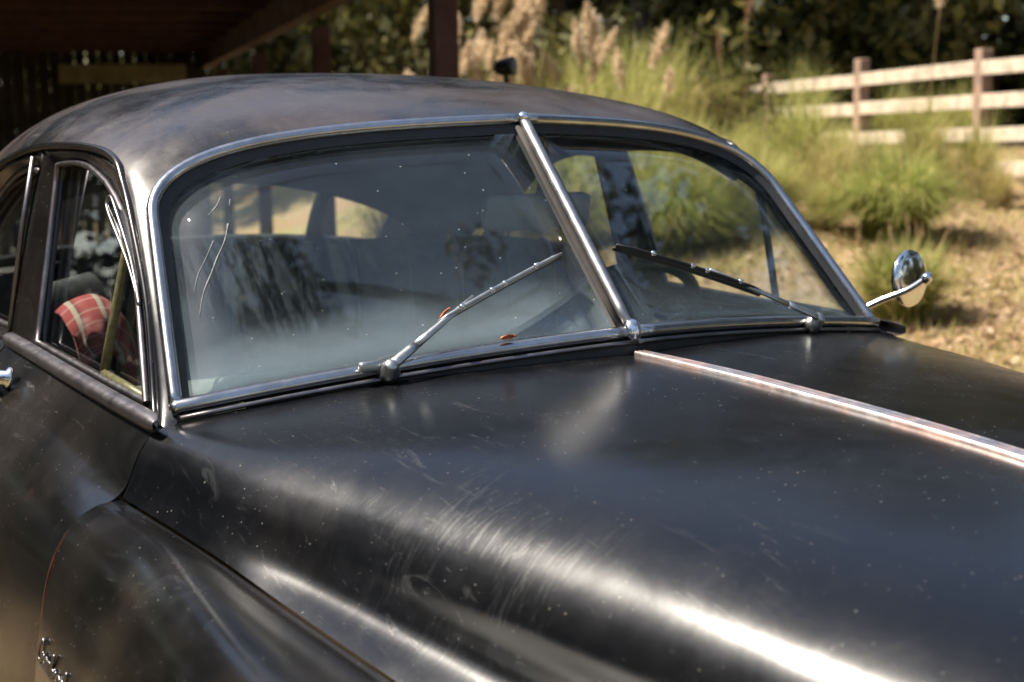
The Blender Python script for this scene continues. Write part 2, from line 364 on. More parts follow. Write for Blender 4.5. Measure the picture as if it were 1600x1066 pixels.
# --- hood strip: ribbed bright moulding down the centre line
hs = MB(); ys = np.linspace(-.022, -1.55, 60); zs = np.interp(ys, HOODZ[:, 0], HOODZ[:, 1])
cg_ = cr(np.array([[0, r[0][1], r[0][2]] for r in half[:-1]]), 16)
zs = np.interp(ys, cg_[::-1, 1], cg_[::-1, 2])
prof = [(-.016, -.004), (-.0155, .004), (-.0125, .0065), (-.010, .0065), (-.0075, .0045), (-.004, .0062), (0, .0068), (.004, .0062), (.0075, .0045), (.010, .0065), (.0125, .0065), (.0155, .004), (.016, -.004)]
hs.grid([[(x*(0.62+0.25*ss(0, .25, -y)), y, z+h) for x, h in prof] for y, z in zip(ys, up(np.stack([ys*0, ys, zs], -1))[:, 2])])
hs.build('hood_strip', MP['strip'], car)

# --- fenders
fen = [
 [(.7465, .117, -.163), (.753, .117, -.163), (.767, .117, -.164), (.785, .117, -.168), (.815, .117, -.188), (.843, .117, -.243), (.862, .117, -.32), (.873, .117, -.41), (.874, .117, -.58), (.855, .117, -.80)],
 [(.7110, -.10, -.190), (.722, -.10, -.187), (.747, -.10, -.171), (.779, -.10, -.158), (.818, -.10, -.183), (.848, -.10, -.233), (.873, -.10, -.300), (.893, -.10, -.385), (.897, -.10, -.60), (.875, -.10, -.80)],
 [(.6820, -.30, -.219), (.700, -.30, -.214), (.744, -.30, -.183), (.798, -.30, -.155), (.840, -.30, -.175), (.874, -.30, -.228), (.902, -.30, -.300), (.922, -.30, -.39), (.922, -.30, -.60), (.900, -.30, -.72)],
 [(.6190, -.65, -.277), (.642, -.65, -.271), (.720, -.65, -.208), (.830, -.65, -.155), (.880, -.65, -.175), (.915, -.65, -.230), (.940, -.65, -.31), (.954, -.65, -.41), (.948, -.65, -.50), (.930, -.65, -.57)],
 [(.5580, -1.0, -.328), (.585, -1.0, -.322), (.690, -1.0, -.230), (.825, -1.0, -.163), (.885, -1.0, -.180), (.922, -1.0, -.240), (.945, -1.0, -.33), (.955, -1.0, -.44), (.948, -1.0, -.55), (.935, -1.0, -.63)],
 [(.4970, -1.32, -.388), (.53, -1.32, -.38), (.64, -1.32, -.28), (.78, -1.32, -.200), (.86, -1.32, -.205), (.91, -1.32, -.27), (.93, -1.32, -.36), (.93, -1.32, -.48), (.925, -1.32, -.62), (.91, -1.32, -.74)],
 [(.4320, -1.50, -.423), (.47, -1.54, -.42), (.57, -1.57, -.35), (.70, -1.60, -.29), (.80, -1.60, -.29), (.86, -1.58, -.34), (.885, -1.56, -.42), (.885, -1.55, -.52), (.88, -1.55, -.64), (.87, -1.55, -.74)],
 [(.40, -1.57, -.495), (.45, -1.62, -.49), (.56, -1.68, -.46), (.67, -1.72, -.44), (.75, -1.72, -.44), (.80, -1.69, -.46), (.82, -1.66, -.50), (.82, -1.64, -.56), (.82, -1.63, -.65), (.81, -1.63, -.72)],
]
fen = np.array(fen); G = loft(fen, 10, 7)
for s in (-1, 1):
    o = MB().grid(up(G*np.array([s, 1, 1])), flip=(s < 0)).build('front_fender', MP['side'] if s < 0 else MP['paint'], car); solid(o, 0.01)

# --- doors, rear quarters below the belt
sec = {
 .1185: [(.697, -.075), (.718, -.102), (.729, -.125), (.739, -.146), (.756, -.161), (.785, -.171), (.815, -.190), (.845, -.245), (.862, -.33), (.872, -.43), (.872, -.58), (.855, -.80)],
 .25: [(.700, -.072), (.720, -.096), (.733, -.116), (.748, -.134), (.766, -.147), (.790, -.163), (.816, -.188), (.845, -.245), (.862, -.33), (.873, -.43), (.873, -.58), (.855, -.80)],
 .45: [(.701, -.066), (.722, -.090), (.738, -.108), (.752, -.121), (.765, -.130), (.788, -.150), (.815, -.184), (.844, -.245), (.862, -.33), (.874, -.43), (.874, -.58), (.857, -.80)],
 .70: [(.702, -.057), (.724, -.080), (.741, -.098), (.757, -.112), (.771, -.122), (.792, -.145), (.818, -.182), (.846, -.245), (.864, -.33), (.876, -.43), (.876, -.58), (.86, -.80)],
 .864: [(.702, -.050), (.725, -.073), (.743, -.091), (.760, -.106), (.775, -.118), (.796, -.142), (.822, -.180), (.848, -.245), (.866, -.33), (.877, -.43), (.877, -.58), (.86, -.80)],
 1.2: [(.702, -.045), (.725, -.068), (.745, -.087), (.762, -.104), (.778, -.118), (.800, -.143), (.828, -.182), (.854, -.248), (.872, -.33), (.882, -.43), (.882, -.58), (.862, -.80)],
 1.62: [(.698, -.05), (.722, -.072), (.742, -.092), (.762, -.112), (.782, -.13), (.808, -.155), (.838, -.195), (.862, -.26), (.880, -.34), (.888, -.44), (.886, -.58), (.862, -.76)],
 2.1: [(.64, -.08), (.67, -.10), (.70, -.12), (.73, -.14), (.765, -.16), (.80, -.185), (.835, -.225), (.862, -.285), (.880, -.36), (.886, -.45), (.882, -.56), (.86, -.62)],
 2.6: [(.56, -.18), (.60, -.195), (.64, -.21), (.68, -.225), (.72, -.245), (.765, -.27), (.80, -.31), (.83, -.36), (.845, -.42), (.85, -.50), (.845, -.60), (.83, -.72)],
 2.95: [(.50, -.36), (.54, -.37), (.58, -.38), (.61, -.39), (.65, -.40), (.69, -.42), (.72, -.44), (.74, -.47), (.75, -.51), (.75, -.56), (.745, -.63), (.73, -.72)]}
def side_secs(keys): return np.array([[(x, y, z) for x, z in sec[y]] for y in keys])
DOORK = [.1185, .25, .45, .70, .864]
REARK = [.872, 1.2, 1.62]; sec[.872] = sec[.864]
QUK = [1.628, 2.1, 2.6, 2.95]; sec[1.628] = sec[1.62]
doors = {}
for s in (-1, 1):
    S = np.array([s, 1, 1])
    for nm, ks in (('front_door', DOORK), ('rear_door', REARK), ('rear_quarter', QUK)):
        G = loft(side_secs(ks), 10, 5)
        o = MB().grid(up(G*S), flip=(s > 0)).build(nm, MP['side'], car); solid(o, 0.02)
        doors[(nm, s)] = o
# trunk lid and tail
tr = []
for y, zc in ((2.06, -.03), (2.3, -.06), (2.6, -.13), (2.95, -.33), (3.05, -.55)):
    hw = np.interp(y, [2.06, 2.3, 2.6, 2.95, 3.05], [.64, .61, .555, .495, .47]); ze = np.interp(y, [2.06, 2.1, 2.6, 2.95, 3.05], [-.075, -.08, -.185, -.365, -.56])
    tr.append([(f*hw, y, ze+(zc-ze)*(1-abs(f)**2.4)) for f in (-1, -.8, -.5, 0, .5, .8, 1)])
solid(MB().grid(up(loft(tr, 8, 6)), flip=True).build('trunk_lid', MP['roof'], car), 0.012)

# --- roof and windscreen pillars (one pressing)
HX = [.594, .549, .483, .405, .264, .131, 0]
HP = [(.366, .219), (.384, .252), (.389, .279), (.383, .296), (.356, .311), (.324, .317), (.300, .321)]
fr_ = [x/.594 for x in HX]
row0 = [(-x, y, z) for x, (y, z) in zip(HX, HP)]
OF = [(-.018, .056, .032), (-.010, .048, .030), (-.002, .030, .022), (0, .033, .020), (0, .036, .018), (0, .04, .018), (0, .042, .018)]
row1 = [tuple(np.array(a)+np.array(b_)) for a, b_ in zip(row0, OF)]
rows = [row0, row1]
for (x0, y0, z0), (yc, zc) in [((-.615, .480, .272), (.46, .364)), ((-.613, .58, .287), (.60, .390)), ((-.618, .73, .291), (.80, .414)), ((-.621, .92, .285), (1.0, .426)),
                               ((-.634, 1.12, .254), (1.2, .430)), ((-.665, 1.25, .20), (1.42, .418)), ((-.675, 1.40, .13), (1.62, .385)), ((-.682, 1.55, .05), (1.78, .33)),
                               ((-.684, 1.66, -.02), (1.90, .21)), ((-.68, 1.78, -.045), (2.03, .02)), ((-.655, 1.90, -.06), (2.075, -.025))]:
    rows.append([(x0*f_, y0+(yc-y0)*(1-f_**2), z0+(zc-z0)*max(0, 1-f_**2.8)**.714) for f_ in fr_])
rows = np.array([r + [(-x, y, z) for x, y, z in r[:-1][::-1]] for r in rows])
vv = list(rows.reshape(-1, 3)); nc = rows.shape[1]; ff = []
for i in range(rows.shape[0]-1):
    for j in range(nc-1):
        if i == 10 and 2 <= j < nc-3: continue        # rear window opening
        ff.append((i*nc+j, (i+1)*nc+j, (i+1)*nc+j+1, i*nc+j+1))
TP = [(-.606, .345, .193), (-.611, .318, .16), (-.633, .246, .077), (-.658, .143, -.047), (-.663, .116, -.080)]
DP = [(-.618, .437, .238), (-.628, .375, .190), (-.645, .272, .075), (-.672, .180, -.050), (-.690, .128, -.084)]
for s, c0 in ((1, 0), (-1, nc-1)):
    prev = [c0, nc+c0, 2*nc+c0]
    for a, d in zip(TP, DP):
        a = np.array(a); d = np.array(d); mid = (a+d)/2+np.array([-.011, -.004, 0]); b0 = len(vv)
        vv += [q*np.array([s, 1, 1]) for q in (a, mid, d)]
        cur = [b0, b0+1, b0+2]
        for k in range(2):
            q = (prev[k], prev[k+1], cur[k+1], cur[k]); ff.append(q[::-1] if s > 0 else q)
        prev = cur
ff = [f[::-1] for f in ff]
o = mesh('roof', up(vv), ff, MP['roof'], car)
bm = bmesh.new(); bm.from_mesh(o.data); bmesh.ops.recalc_face_normals(bm, faces=bm.faces)
if sum(f.normal.z for f in bm.faces) < 0: bmesh.ops.reverse_faces(bm, faces=bm.faces)
bm.to_mesh(o.data); bm.free(); subs(o, 3); solid(o, 0.008)
lin = rows[:11].copy(); lin[:, :, 2] -= .028; lin[:, :, 0] *= .955; lin[0, :, 1] += .02; lin[0, :, 2] += .004
o = MB().grid(up(lin)).build('headlining', MP['liner'], car); subs(o, 2); solid(o, 0.006)

# drip rails
DR = [(-.693, .125, -.082), (-.675, .178, -.050), (-.647, .271, .075), (-.630, .374, .190), (-.620, .434, .238), (-.616, .48, .271), (-.615, .58, .287), (-.620, .73, .291), (-.624, .92, .285), (-.637, 1.12, .254), (-.66, 1.27, .20), (-.676, 1.40, .13), (-.685, 1.55, .05)]
for s in (1, -1):
    MB().tube(up(cr(DR, 6))*np.array([s, 1, 1]), .0065, 8).build('drip_rail', MP['side'], car)

# --- windscreen
CN = np.array([.66, .135, -.057]); BB = np.array([0, .291, .321])
def outline(n=16):
    u = np.linspace(0, 1, n)
    bot = np.stack([u, .019*4*u*(1-u)], -1)
    s1, t1 = .923, .741
    sd = np.stack([1+(s1-1)*u, t1*u], -1)[1:-1]
    dr = np.array([s1-1, t1]); dr /= np.linalg.norm(dr)
    a, b_, c_, d_ = np.array([s1, t1]), np.array([s1, t1])+dr*.282*1.3, np.array([.418, 1.047]), np.array([0, 1.])
    q = np.linspace(0, 1, 28)[:, None]
    top = (1-q)**3*a+3*(1-q)**2*q*b_+3*(1-q)*q*q*c_+q**3*d_
    return bot, sd, top
bot, sd, top = outline()
def pane(st, s, off=0.0):
    nrm = np.cross(np.array([s*CN[0], CN[1], CN[2]]), BB); nrm /= np.linalg.norm(nrm)
    if nrm[1] > 0: nrm = -nrm                     # outward: forwards and up
    P = st[:, :1]*np.array([s*CN[0], CN[1], CN[2]]) + st[:, 1:]*BB
    return up(P + nrm*off)
def inset(st, k):                                   # shrink an outline towards the pane's middle by about k metres
    c = np.array([.47, .47]); d = np.array([.69, .43])
    return c + (st-c)*(1-k/(d*np.array([.47, .5])))
for s in (-1, 1):
    sides = np.concatenate([sd, top]); sides = np.concatenate([[[1, 0]], sides])
    tr_ = MB(); tr_.tube(pane(sides, s, .004), .0098, 12)
    tr_.build('windscreen_trim', MP['chrome'], car)
    b_ = MB(); bt = np.array([(1.012, -.004)] + [tuple(q) for q in bot[::-1]]); b_.tube(pane(bt, s, .006), np.r_[.008, .0108*np.ones(len(bt)-1)], 12)
    b_.build('windscreen_sill_trim', MP['chrome'], car)
    # thin lower moulding that lies on the cowl under the sill trim
    c_ = MB(); P = pane(bot[::-1], s, .006) + np.array([0, -.013, -.0125]); c_.tube(P, .0036, 8); c_.build('cowl_moulding', MP['dull'], car)
    q_ = MB(); P1 = pane(bot[:-2], s, 0); q_.grid(np.stack([P1+np.array([0, -.004, -.004]), P1+np.array([0, -.0175, -.024]), P1+np.array([0, .0, -.05])]), flip=(s > 0)); q_.build('cowl_seal', MP['rubber'], car)
    ring = np.concatenate([bot, sd, top]); 
    gp = mesh('windscreen_glass', [], [], None) if False else None
    c0 = np.array([.47, .45]); vs = [c0]; rr = inset(ring, .006)
    for k in (.35, .7, 1.0): vs += [c0+(p-c0)*k for p in rr]
    vs = np.array(vs); nr = len(rr); fs = []
    for j in range(nr):
        j2 = (j+1) % nr; fs.append((0, 1+j, 1+j2))
        for k in range(2): fs.append((1+k*nr+j, 1+(k+1)*nr+j, 1+(k+1)*nr+j2, 1+k*nr+j2))
    if s > 0: fs = [f[::-1] for f in fs]
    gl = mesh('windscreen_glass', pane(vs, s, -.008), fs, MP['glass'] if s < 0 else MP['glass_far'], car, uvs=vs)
    tag(gl, label='hazy dusty windscreen half with a streaky painted tree reflection' if s < 0 else 'clearer windscreen half in front of the steering wheel')
    solid(gl, .004, 0)
    # rubber glazing channel
    rb = MB(); ins = inset(ring, .021)
    rb.grid(np.stack([np.vstack([pane(ring, s, .003), pane(ring[:1], s, .003)]), np.vstack([pane(inset(ring, .012), s, .001), pane(inset(ring, .012)[:1], s, .001)]), np.vstack([pane(ins, s, -.0045), pane(ins[:1], s, -.0045)])]), flip=(s < 0))
    rb.build('glazing_rubber', MP['rubber'], gl)
# divider bar
A = up(np.array([0, 0, 0])); Bt = up(BB); nrm = np.array([0, -.741, .672])
dv = MB(); dv.tube([A+nrm*.006+(Bt-A)*f for f in np.linspace(0.02, 1.005, 12)], .0092, 12); dv.build('windscreen_divider', MP['divider'], car)
dv = MB(); dv.lathe([(.004, -.016), (.012, -.013), (.015, -.004), (.0145, .006), (.010, .015), (.004, .019)], A+nrm*.008+np.array([0, .002, .0]), (0, .2, 1), 16); dv.build('divider_boss', MP['bright'], car)
dv = MB(); dv.lathe([(.003, -.010), (.0095, -.007), (.0105, 0), (.008, .006), (.003, .008)], Bt+nrm*.008, BB, 14); dv.build('divider_cap', MP['bright'], car)
for s in (-1, 1):
    MB().tube([A+nrm*.000+np.array([s*.0125, 0, 0])+(Bt-A)*f for f in np.linspace(.03, .97, 8)], .0060, 8, flat=.6, up=nrm).build('divider_rubber', MP['liner'] if s < 0 else MP['rubber'], car)

# dried runs on the near glass
m_run = simple('dried_white_run', (0.17, 0.175, 0.175), 0.9, var=0.1, bumpk=0)
for pts, r in (([(.768, .697), (.787, .632), (.816, .563), (.842, .497), (.871, .425), (.894, .34)], .0014), ([(.812, .633), (.841, .564), (.868, .503), (.89, .43)], .0008), ([(.763, .815), (.78, .776), (.804, .742)], .0011), ([(.745, .80), (.752, .77)], .0009)):
    k = 8*(len(pts)-1)+1
    MB().tube(pane(cr(np.array(pts), 8), -1, -.0055), np.interp(np.linspace(0, 1, k), [0, .25, .6, 1], [r, r*.6, r*.9, r*.3])*(0.6+.8*RNG.random(k)), 5, flat=.15, up=(-.205, -.725, .657)).build('dried_run', m_run, bpy.data.objects['windscreen_glass'])

# --- wipers
def wiper(s, piv, mid, bl0, tip, label):
    w_ = empty('windscreen_wiper'); w_.parent = car; tag(w_, label=label)
    nn = np.array([s*.205, -.725, .657]); nn /= np.linalg.norm(nn)
    piv, mid, tip, bl0 = up(piv), up(mid), up(tip), up(bl0)
    b = MB(); b.lathe([(.015, -.016), (.0155, -.004), (.014, .004), (.0105, .008), (.0105, .014), (.006, .018)], piv, nn, 20); b.build('wiper_pivot', MP['wiper'], w_)
    d = mid-piv
    b = MB(); b.tube([piv+nn*.012+d*f for f in np.linspace(0, .30, 5)], np.linspace(.0085, .0068, 5), 10, flat=.6, up=nn)
    b.tube([piv+nn*.012+d*f for f in np.linspace(.29, 1.02, 6)], np.linspace(.0065, .0035, 6), 8, flat=.6, up=nn); b.build('wiper_arm', MP['wiper'], w_)
    b = MB(); L = [bl0+(tip-bl0)*f+nn*(.010+.004*math.sin(math.pi*f)) for f in np.linspace(0, 1, 14)]
    b.tube(L, np.r_[.002, .0036*np.ones(12), .002], 8, flat=1.5, up=nn); bb = b.build('wiper_blade', MP['dark'] if s > 0 else MP['wiper'], w_)
    b = MB(); b.tube([q-nn*.008 for q in L], .0024, 6, flat=2.0, up=nn); b.build('blade_rubber', MP['rubber'], bb)
    for f in (.18, .42, .52, .78):
        p = bl0+(tip-bl0)*f+nn*.017; MB().lathe([(.001, -.005), (.0042, -.003), (.0042, .003), (.001, .005)], p, tip-bl0, 8).build('blade_clip', MP['bright'], bb)
wiper(-1, (-.378, .056, -.022), (-.225, .089, .058), (-.288, .080, .030), (-.063, .092, .113), 'wiper lying up across the hazy half of the windscreen')
wiper(1, (.452, .070, -.028), (.235, .099, .066), (.34, .089, .025), (.032, .086, .121), 'dark wiper lying across the clearer half of the windscreen')
MB().box(up((-.405, .066, -.016)), (.016, .006, .008)).build('wiper_bracket', MP['wiper'], car, bev=.004)

# --- side window frames, glass and belt
def SX(z): return .681-.235*(z+.05)
FO = {'front': [(.692, .130, -.074), (.672, .186, -.045), (.645, .280, .073), (.629, .378, .184), (.617, .470, .258)], 'top': [(.617, .470, .258), (.614, .575, .278), (.618, .72, .284), (.621, .858, .281)],
      'rear': [(.621, .858, .281), (.655, .860, .15), (.700, .862, -.05)], 'bottom': [(.700, .862, -.05), (.701, .45, -.064), (.692, .130, -.074)]}
RO = {'front': [(.701, .869, -.05), (.656, .868, .15), (.622, .866, .280)], 'top': [(.622, .866, .280), (.636, 1.10, .250), (.66, 1.27, .192), (.677, 1.40, .122)],
      'rear': [(.677, 1.40, .122), (.69, 1.50, .04), (.70, 1.58, -.045)], 'bottom': [(.70, 1.58, -.045), (.70, 1.2, -.045), (.701, .869, -.05)]}
FI = {'front': [(.186, -.052), (.245, .022), (.309, .100), (.376, .160), (.446, .204), (.527, .235)], 'top': [(.527, .235), (.623, .256), (.72, .263), (.812, .258)],
      'rear': [(.812, .258), (.782, .116), (.752, -.037)], 'bottom': [(.752, -.037), (.45, -.046), (.186, -.052)]}
RI = {'front': [(.905, -.03), (.905, .1), (.912, .245)], 'top': [(.912, .245), (1.0, .248), (1.1, .228), (1.2, .185), (1.28, .135)],
      'rear': [(1.28, .135), (1.38, .05), (1.44, -.03)], 'bottom': [(1.44, -.03), (1.2, -.03), (.905, -.03)]}
def ringpts(D, three):
    out = []
    for k, n_ in (('front', 14), ('top', 12), ('rear', 10), ('bottom', 12)):
        P = np.array(D[k] if three else [(SX(z), y, z) for y, z in D[k]], float)
        P = cr(P, 6); out.append(resample(P, n_+1)[:-1])
    return np.concatenate(out)
def close(P): return np.vstack([P, P[:1]])
for s in (-1, 1):
    S = np.array([s, 1, 1])
    for nm, O, I, dr in (('front', FO, FI, doors[('front_door', s)]), ('rear', RO, RI, doors[('rear_door', s)])):
        Po, Pi = ringpts(O, True), ringpts(I, False)
        m1 = Po*.75+Pi*.25+np.array([.002, 0, 0]); m2 = Po*.35+Pi*.65+np.array([-.002, 0, 0]); m3 = Pi+np.array([-.012, 0, 0])
        G = np.stack([close(q) for q in (Po+np.array([-.02, 0, 0]), Po, m1, m2, Pi, m3)])
        MB().grid(up(G*S), flip=(s < 0)).build('window_frame', MP['side'], dr)
        bead = close(Pi+np.array([.002, 0, 0])); MB().tube(up(bead*S), .0055, 8, cap=False).build('window_bead', MP['dull'], dr)
        Pg = Pi+np.array([-.016, 0, 0]); c = Pg.mean(0); v_ = [c]+list(Pg); k = len(Pg)
        gl = mesh('door_glass', up(np.array(v_)*S), [(0, 1+j, 1+(j+1) % k) for j in range(k)], MP['glass_side'], dr, smooth=False)
    # belt moulding: a broad dull rounded strip under the glass
    path = cr([(.705, .095, -.0655), (.708, .25, -.060), (.708, .45, -.054), (.707, .72, -.045), (.707, .858, -.041)], 8)
    pr_ = [(-.012, .011), (-.003, .010), (.004, .006), (.006, -.001), (.004, -.010), (-.003, -.014), (-.014, -.016)]
    MB().grid(up(np.array([[(x+a*(1 if i else .4), y, z+b_*(1 if i else .6)) for a, b_ in pr_] for i, (x, y, z) in enumerate(path)])*S), flip=(s > 0)).build('belt_moulding', MP['dull'], doors[('front_door', s)])
    # vent window: fixed bar, base bar and the swung-out wing
    bx = lambda y, z, k=0: np.array([SX(z)+k, y, z])
    e = MB(); e.tube(up(np.array([bx(.402, -.05, -.004), bx(.399, .04, -.004), bx(.396, .131, -.004), bx(.40, .185, -.004)])*S), .0075, 8); e.tube(up(np.array([bx(.402, -.042, -.004), bx(.186, -.050, -.004)])*S), .007, 8)
    e.build('vent_window_bar', MP['yellowed'] if s < 0 else MP['dark'], doors[('front_door', s)])
    if s < 0:          # the wing stands a little open: a slim bright loop along its front edge
        lp = cr([(.268, .072), (.300, .098), (.345, .136), (.390, .170), (.428, .196), (.440, .207), (.436, .217), (.418, .213), (.375, .178), (.330, .136), (.290, .095), (.266, .072)], 6)
        L3_ = np.array([(SX(z)+.008+.016*ss(.28, .44, y), y, z) for y, z in lp])
        wv = MB().tube(up(L3_*S), .0026, 7, cap=True).build('vent_wing_frame', MP['dull'], doors[('front_door', s)])
        c_ = L3_.mean(0); k = len(L3_)-1
        mesh('vent_wing_glass', up(np.vstack([c_, L3_[:-1]])*S), [(0, 1+j, 1+(j+1) % k) for j in range(k)], MP['glass_side'], doors[('front_door', s)], smooth=False)
# pillar trims between the windows (bright channel ends)
for s in (-1, 1):
    S = np.array([s, 1, 1])
    MB().tube(up(np.array([(.638, .866, .272), (.662, .868, .16), (.700, .869, -.045)])*S), .0045, 6).build('door_edge_bead', MP['dull'], doors[('front_door', s)])
    # handle: lever and rose
    dr = doors[('front_door', s)]
    b = MB(); b.lathe([(.020, 0), (.019, .006), (.012, .010), (.011, .024)], up((s*.741, .70, -.085)), (s, 0, .25), 18)
    b.tube(up(np.array([(s*.766, .70, -.078), (s*.770, .74, -.078), (s*.770, .80, -.080), (s*.764, .835, -.083)])), [.010, .0115, .0095, .006], 10, flat=.8); b.build('door_handle', MP['bright'], dr)
    b = MB(); b.lathe([(.013, 0), (.013, .008), (.009, .011)], up((s*.757, .715, -.118)), (s, 0, .35), 16); b.build('door_lock', MP['dark'], dr)

# --- wing mirror on the far side
mr = empty('wing_mirror'); mr.parent = car
c = up((.848, .215, .008)); ax = np.array([.15, -.985, .06]); ax /= np.linalg.norm(ax)
b = MB(); b.lathe([(.054, -.006), (.056, .0), (.054, .004), (.044, .007), (.028, .009), (.010, .010)], c, ax, 32); b.build('mirror_shell', MP['bright'], mr)
b = MB(); b.lathe([(.050, 0), (.050, .002)], c-ax*.006, ax, 32); b.build('mirror_face', MP['bright'], mr)
b = MB(); b.tube(up(cr([(.716, .300, -.088), (.752, .262, -.058), (.78, .235, -.035), (.815, .19, -.010), (.835, .165, .012)], 6)), .0062, 10); b.lathe([(.003, -.012), (.010, -.008), (.011, .003), (.006, .010)], up((.837, .163, .014)), (0, -.6, .8), 14); b.build('mirror_arm', MP['bright'], mr)

# --- rear window
rw = rows[10:12, 2:-2]; Gr = np.stack([rw[0]*(1-f)+rw[1]*f + np.array([0, .012, .004])*math.sin(math.pi*f) for f in np.linspace(0, 1, 6)])
bar = MB()
per = np.vstack([Gr[0], Gr[:, -1], Gr[-1][::-1], Gr[::-1, 0]]); bar.tube(up(per), .013, 8, cap=False); bar.build('rear_window_frame', MP['dark'], car)
for x in (-.385, .385):
    b = MB(); b.tube(up(np.array([[x, np.interp(x, r[:, 0], r[:, 1]), np.interp(x, r[:, 0], r[:, 2])] for r in Gr])), .022, 8); b.build('rear_window_bar', MP['dark'], car)
G2 = Gr.copy(); G2[:, :, 1] -= .006
MB().grid(up(G2), flip=True).build('rear_glass', MP['glass_side'], car)

# --- interior
def seat(name, y0, y1, zt, zc, hw):
    e = empty(name); e.parent = car
    bk = []
    for f in np.linspace(-1, 1, 15):
        ed = (1-abs(f)**5); zz = zt*1 - .05*(abs(f)**3)
        prof = [(y0-.02, -.45), (y0-.005, -.25), (y0+.01, zz-.10), (y0+.03, zz-.02), (y0+.07, zz), (y0+.12, zz-.02), (y0+.15, zz-.10), (y0+.17, -.3), (y0+.18, -.6)]
        bk.append([(f*hw, y0+.07+(y-y0-.07)*(.3+.7*ed), z) for y, z in prof])
    MB().grid(up(loft(bk, 2, 3)), flip=False).build('seat_back', MP['seat'], e)
    for f in np.linspace(-.8, .8, 9):
        zz = zt-.05*(abs(f)**3); ed = (1-abs(f)**5)
        pp = [(y0-.005, -.25), (y0+.008, zz-.10), (y0+.028, zz-.018), (y0+.07, zz+.002), (y0+.12, zz-.016)]
        MB().tube(up(cr([(f*hw, y0+.07+(y-y0-.07)*(.3+.7*ed)-.002, z) for y, z in pp], 5)), .0035, 5).build('seat_piping', MP['mirrorback'], e)
    cu = []
    for f in np.linspace(-1, 1, 9):
        ed = (1-abs(f)**6)*.05
        cu.append([(f*hw, y1, -.62), (f*hw, y1, -.42), (f*hw, y1+.05, zc-.05+ed), (f*hw, y1+.2, zc-.03+ed), (f*hw, y0, zc-.05+ed), (f*hw, y0+.05, -.6)])
    MB().grid(up(loft(cu, 2, 3))).build('seat_cushion', MP['seat'], e)
seat('front_seat', .90, .48, .085, -.30, .62)
seat('rear_seat', 1.58, 1.20, .03, -.30, .60)
pk = MB(); pk.box(up((0, 1.84, -.03)), (.62, .14, .02)); pk.build('parcel_shelf', MP['liner'], car, bev=.005)
ds = []
for x in np.linspace(-.655, .655, 13):
    f = abs(x)/.655; yr = .012+.115*f
    ds.append([(x, yr, -.030-.045*f), (x, yr+.10, -.040-.035*f), (x, .30+.02*f, -.055), (x, .40, -.070), (x, .43, -.095), (x, .44, -.16), (x, .42, -.30), (x, .36, -.45)])
MB().grid(up(loft(ds, 3, 4))).build('dashboard', MP['dash'], car)
MB().box(up((0, .22, -.52)), (.70, .02, .32)).build('firewall', MP['dark'], car, smooth=False)
MB().box(up((0, 1.2, -.86)), (.74, 1.35, .02)).build('floor_pan', MP['dark'], car, smooth=False)
sw = empty('steering_wheel'); sw.parent = car
cw = up((.37, .56, -.115)); axw = np.array([0, .80, .60]); axw /= np.linalg.norm(axw); a1 = np.array([1., 0, 0]); a2 = np.cross(axw, a1)
th = np.linspace(0, 2*math.pi, 49)
MB().tube([cw+.205*(math.cos(q)*a1+math.sin(q)*a2) for q in th], .013, 10, cap=False).build('wheel_rim', MP['dark'], sw)
b = MB()
for q in (math.radians(-20), math.radians(200), math.radians(90)): b.tube([cw-axw*.03, cw+.2*(math.cos(q)*a1+math.sin(q)*a2)], [.014, .008], 8)
b.build('wheel_spoke', MP['dark'], sw)
MB().lathe([(.01, -.25), (.028, -.24), (.028, -.06), (.045, -.04), (.045, -.015), (.02, 0)], cw, axw, 20).build('wheel_hub', MP['dark'], sw)
# inside mirror: rounded plate with a small lip at the bottom, stalk to the header
im = empty('inside_mirror'); im.parent = car
c0 = up((.085, .375, .165)); ux = np.array([.89, -.10, 0]); ux /= np.linalg.norm(ux); uz = np.array([0, -.12, 1.]); uz /= np.linalg.norm(uz); un = np.cross(ux, uz)
q = []
hw, hh, rc = .104, .031, .016
for cx_, cz_, a0 in ((hw-rc, hh-rc, 0), (-hw+rc, hh-rc, 90), (-hw+rc, -hh+rc, 180), (hw-rc, -hh+rc, 270)):
    for k in range(6):
        a = math.radians(a0+k*18); q.append((cx_+rc*math.cos(a), cz_+rc*math.sin(a)))
    if a0 == 180: q += [(-.02, -hh), (-.008, -hh-.005), (.004, -hh-.009), (.016, -hh-.005), (.028, -hh)]
q = np.array(q)
G = np.stack([[c0+un*d+ux*x*k+uz*z*k for x, z in np.vstack([q, q[:1]])] for d, k in ((.010, .0), (.010, .93), (.005, 1.0), (-.005, 1.0), (-.009, .93), (-.009, 0))])
MB().grid(G).build('mirror_plate', MP['mirrorback'], im)
MB().tube([c0+un*-.005+uz*.0, c0+np.array([0, -.02, .06]), up((.04, .335, .300))], .006, 8).build('mirror_stalk', MP['chrome'], im)

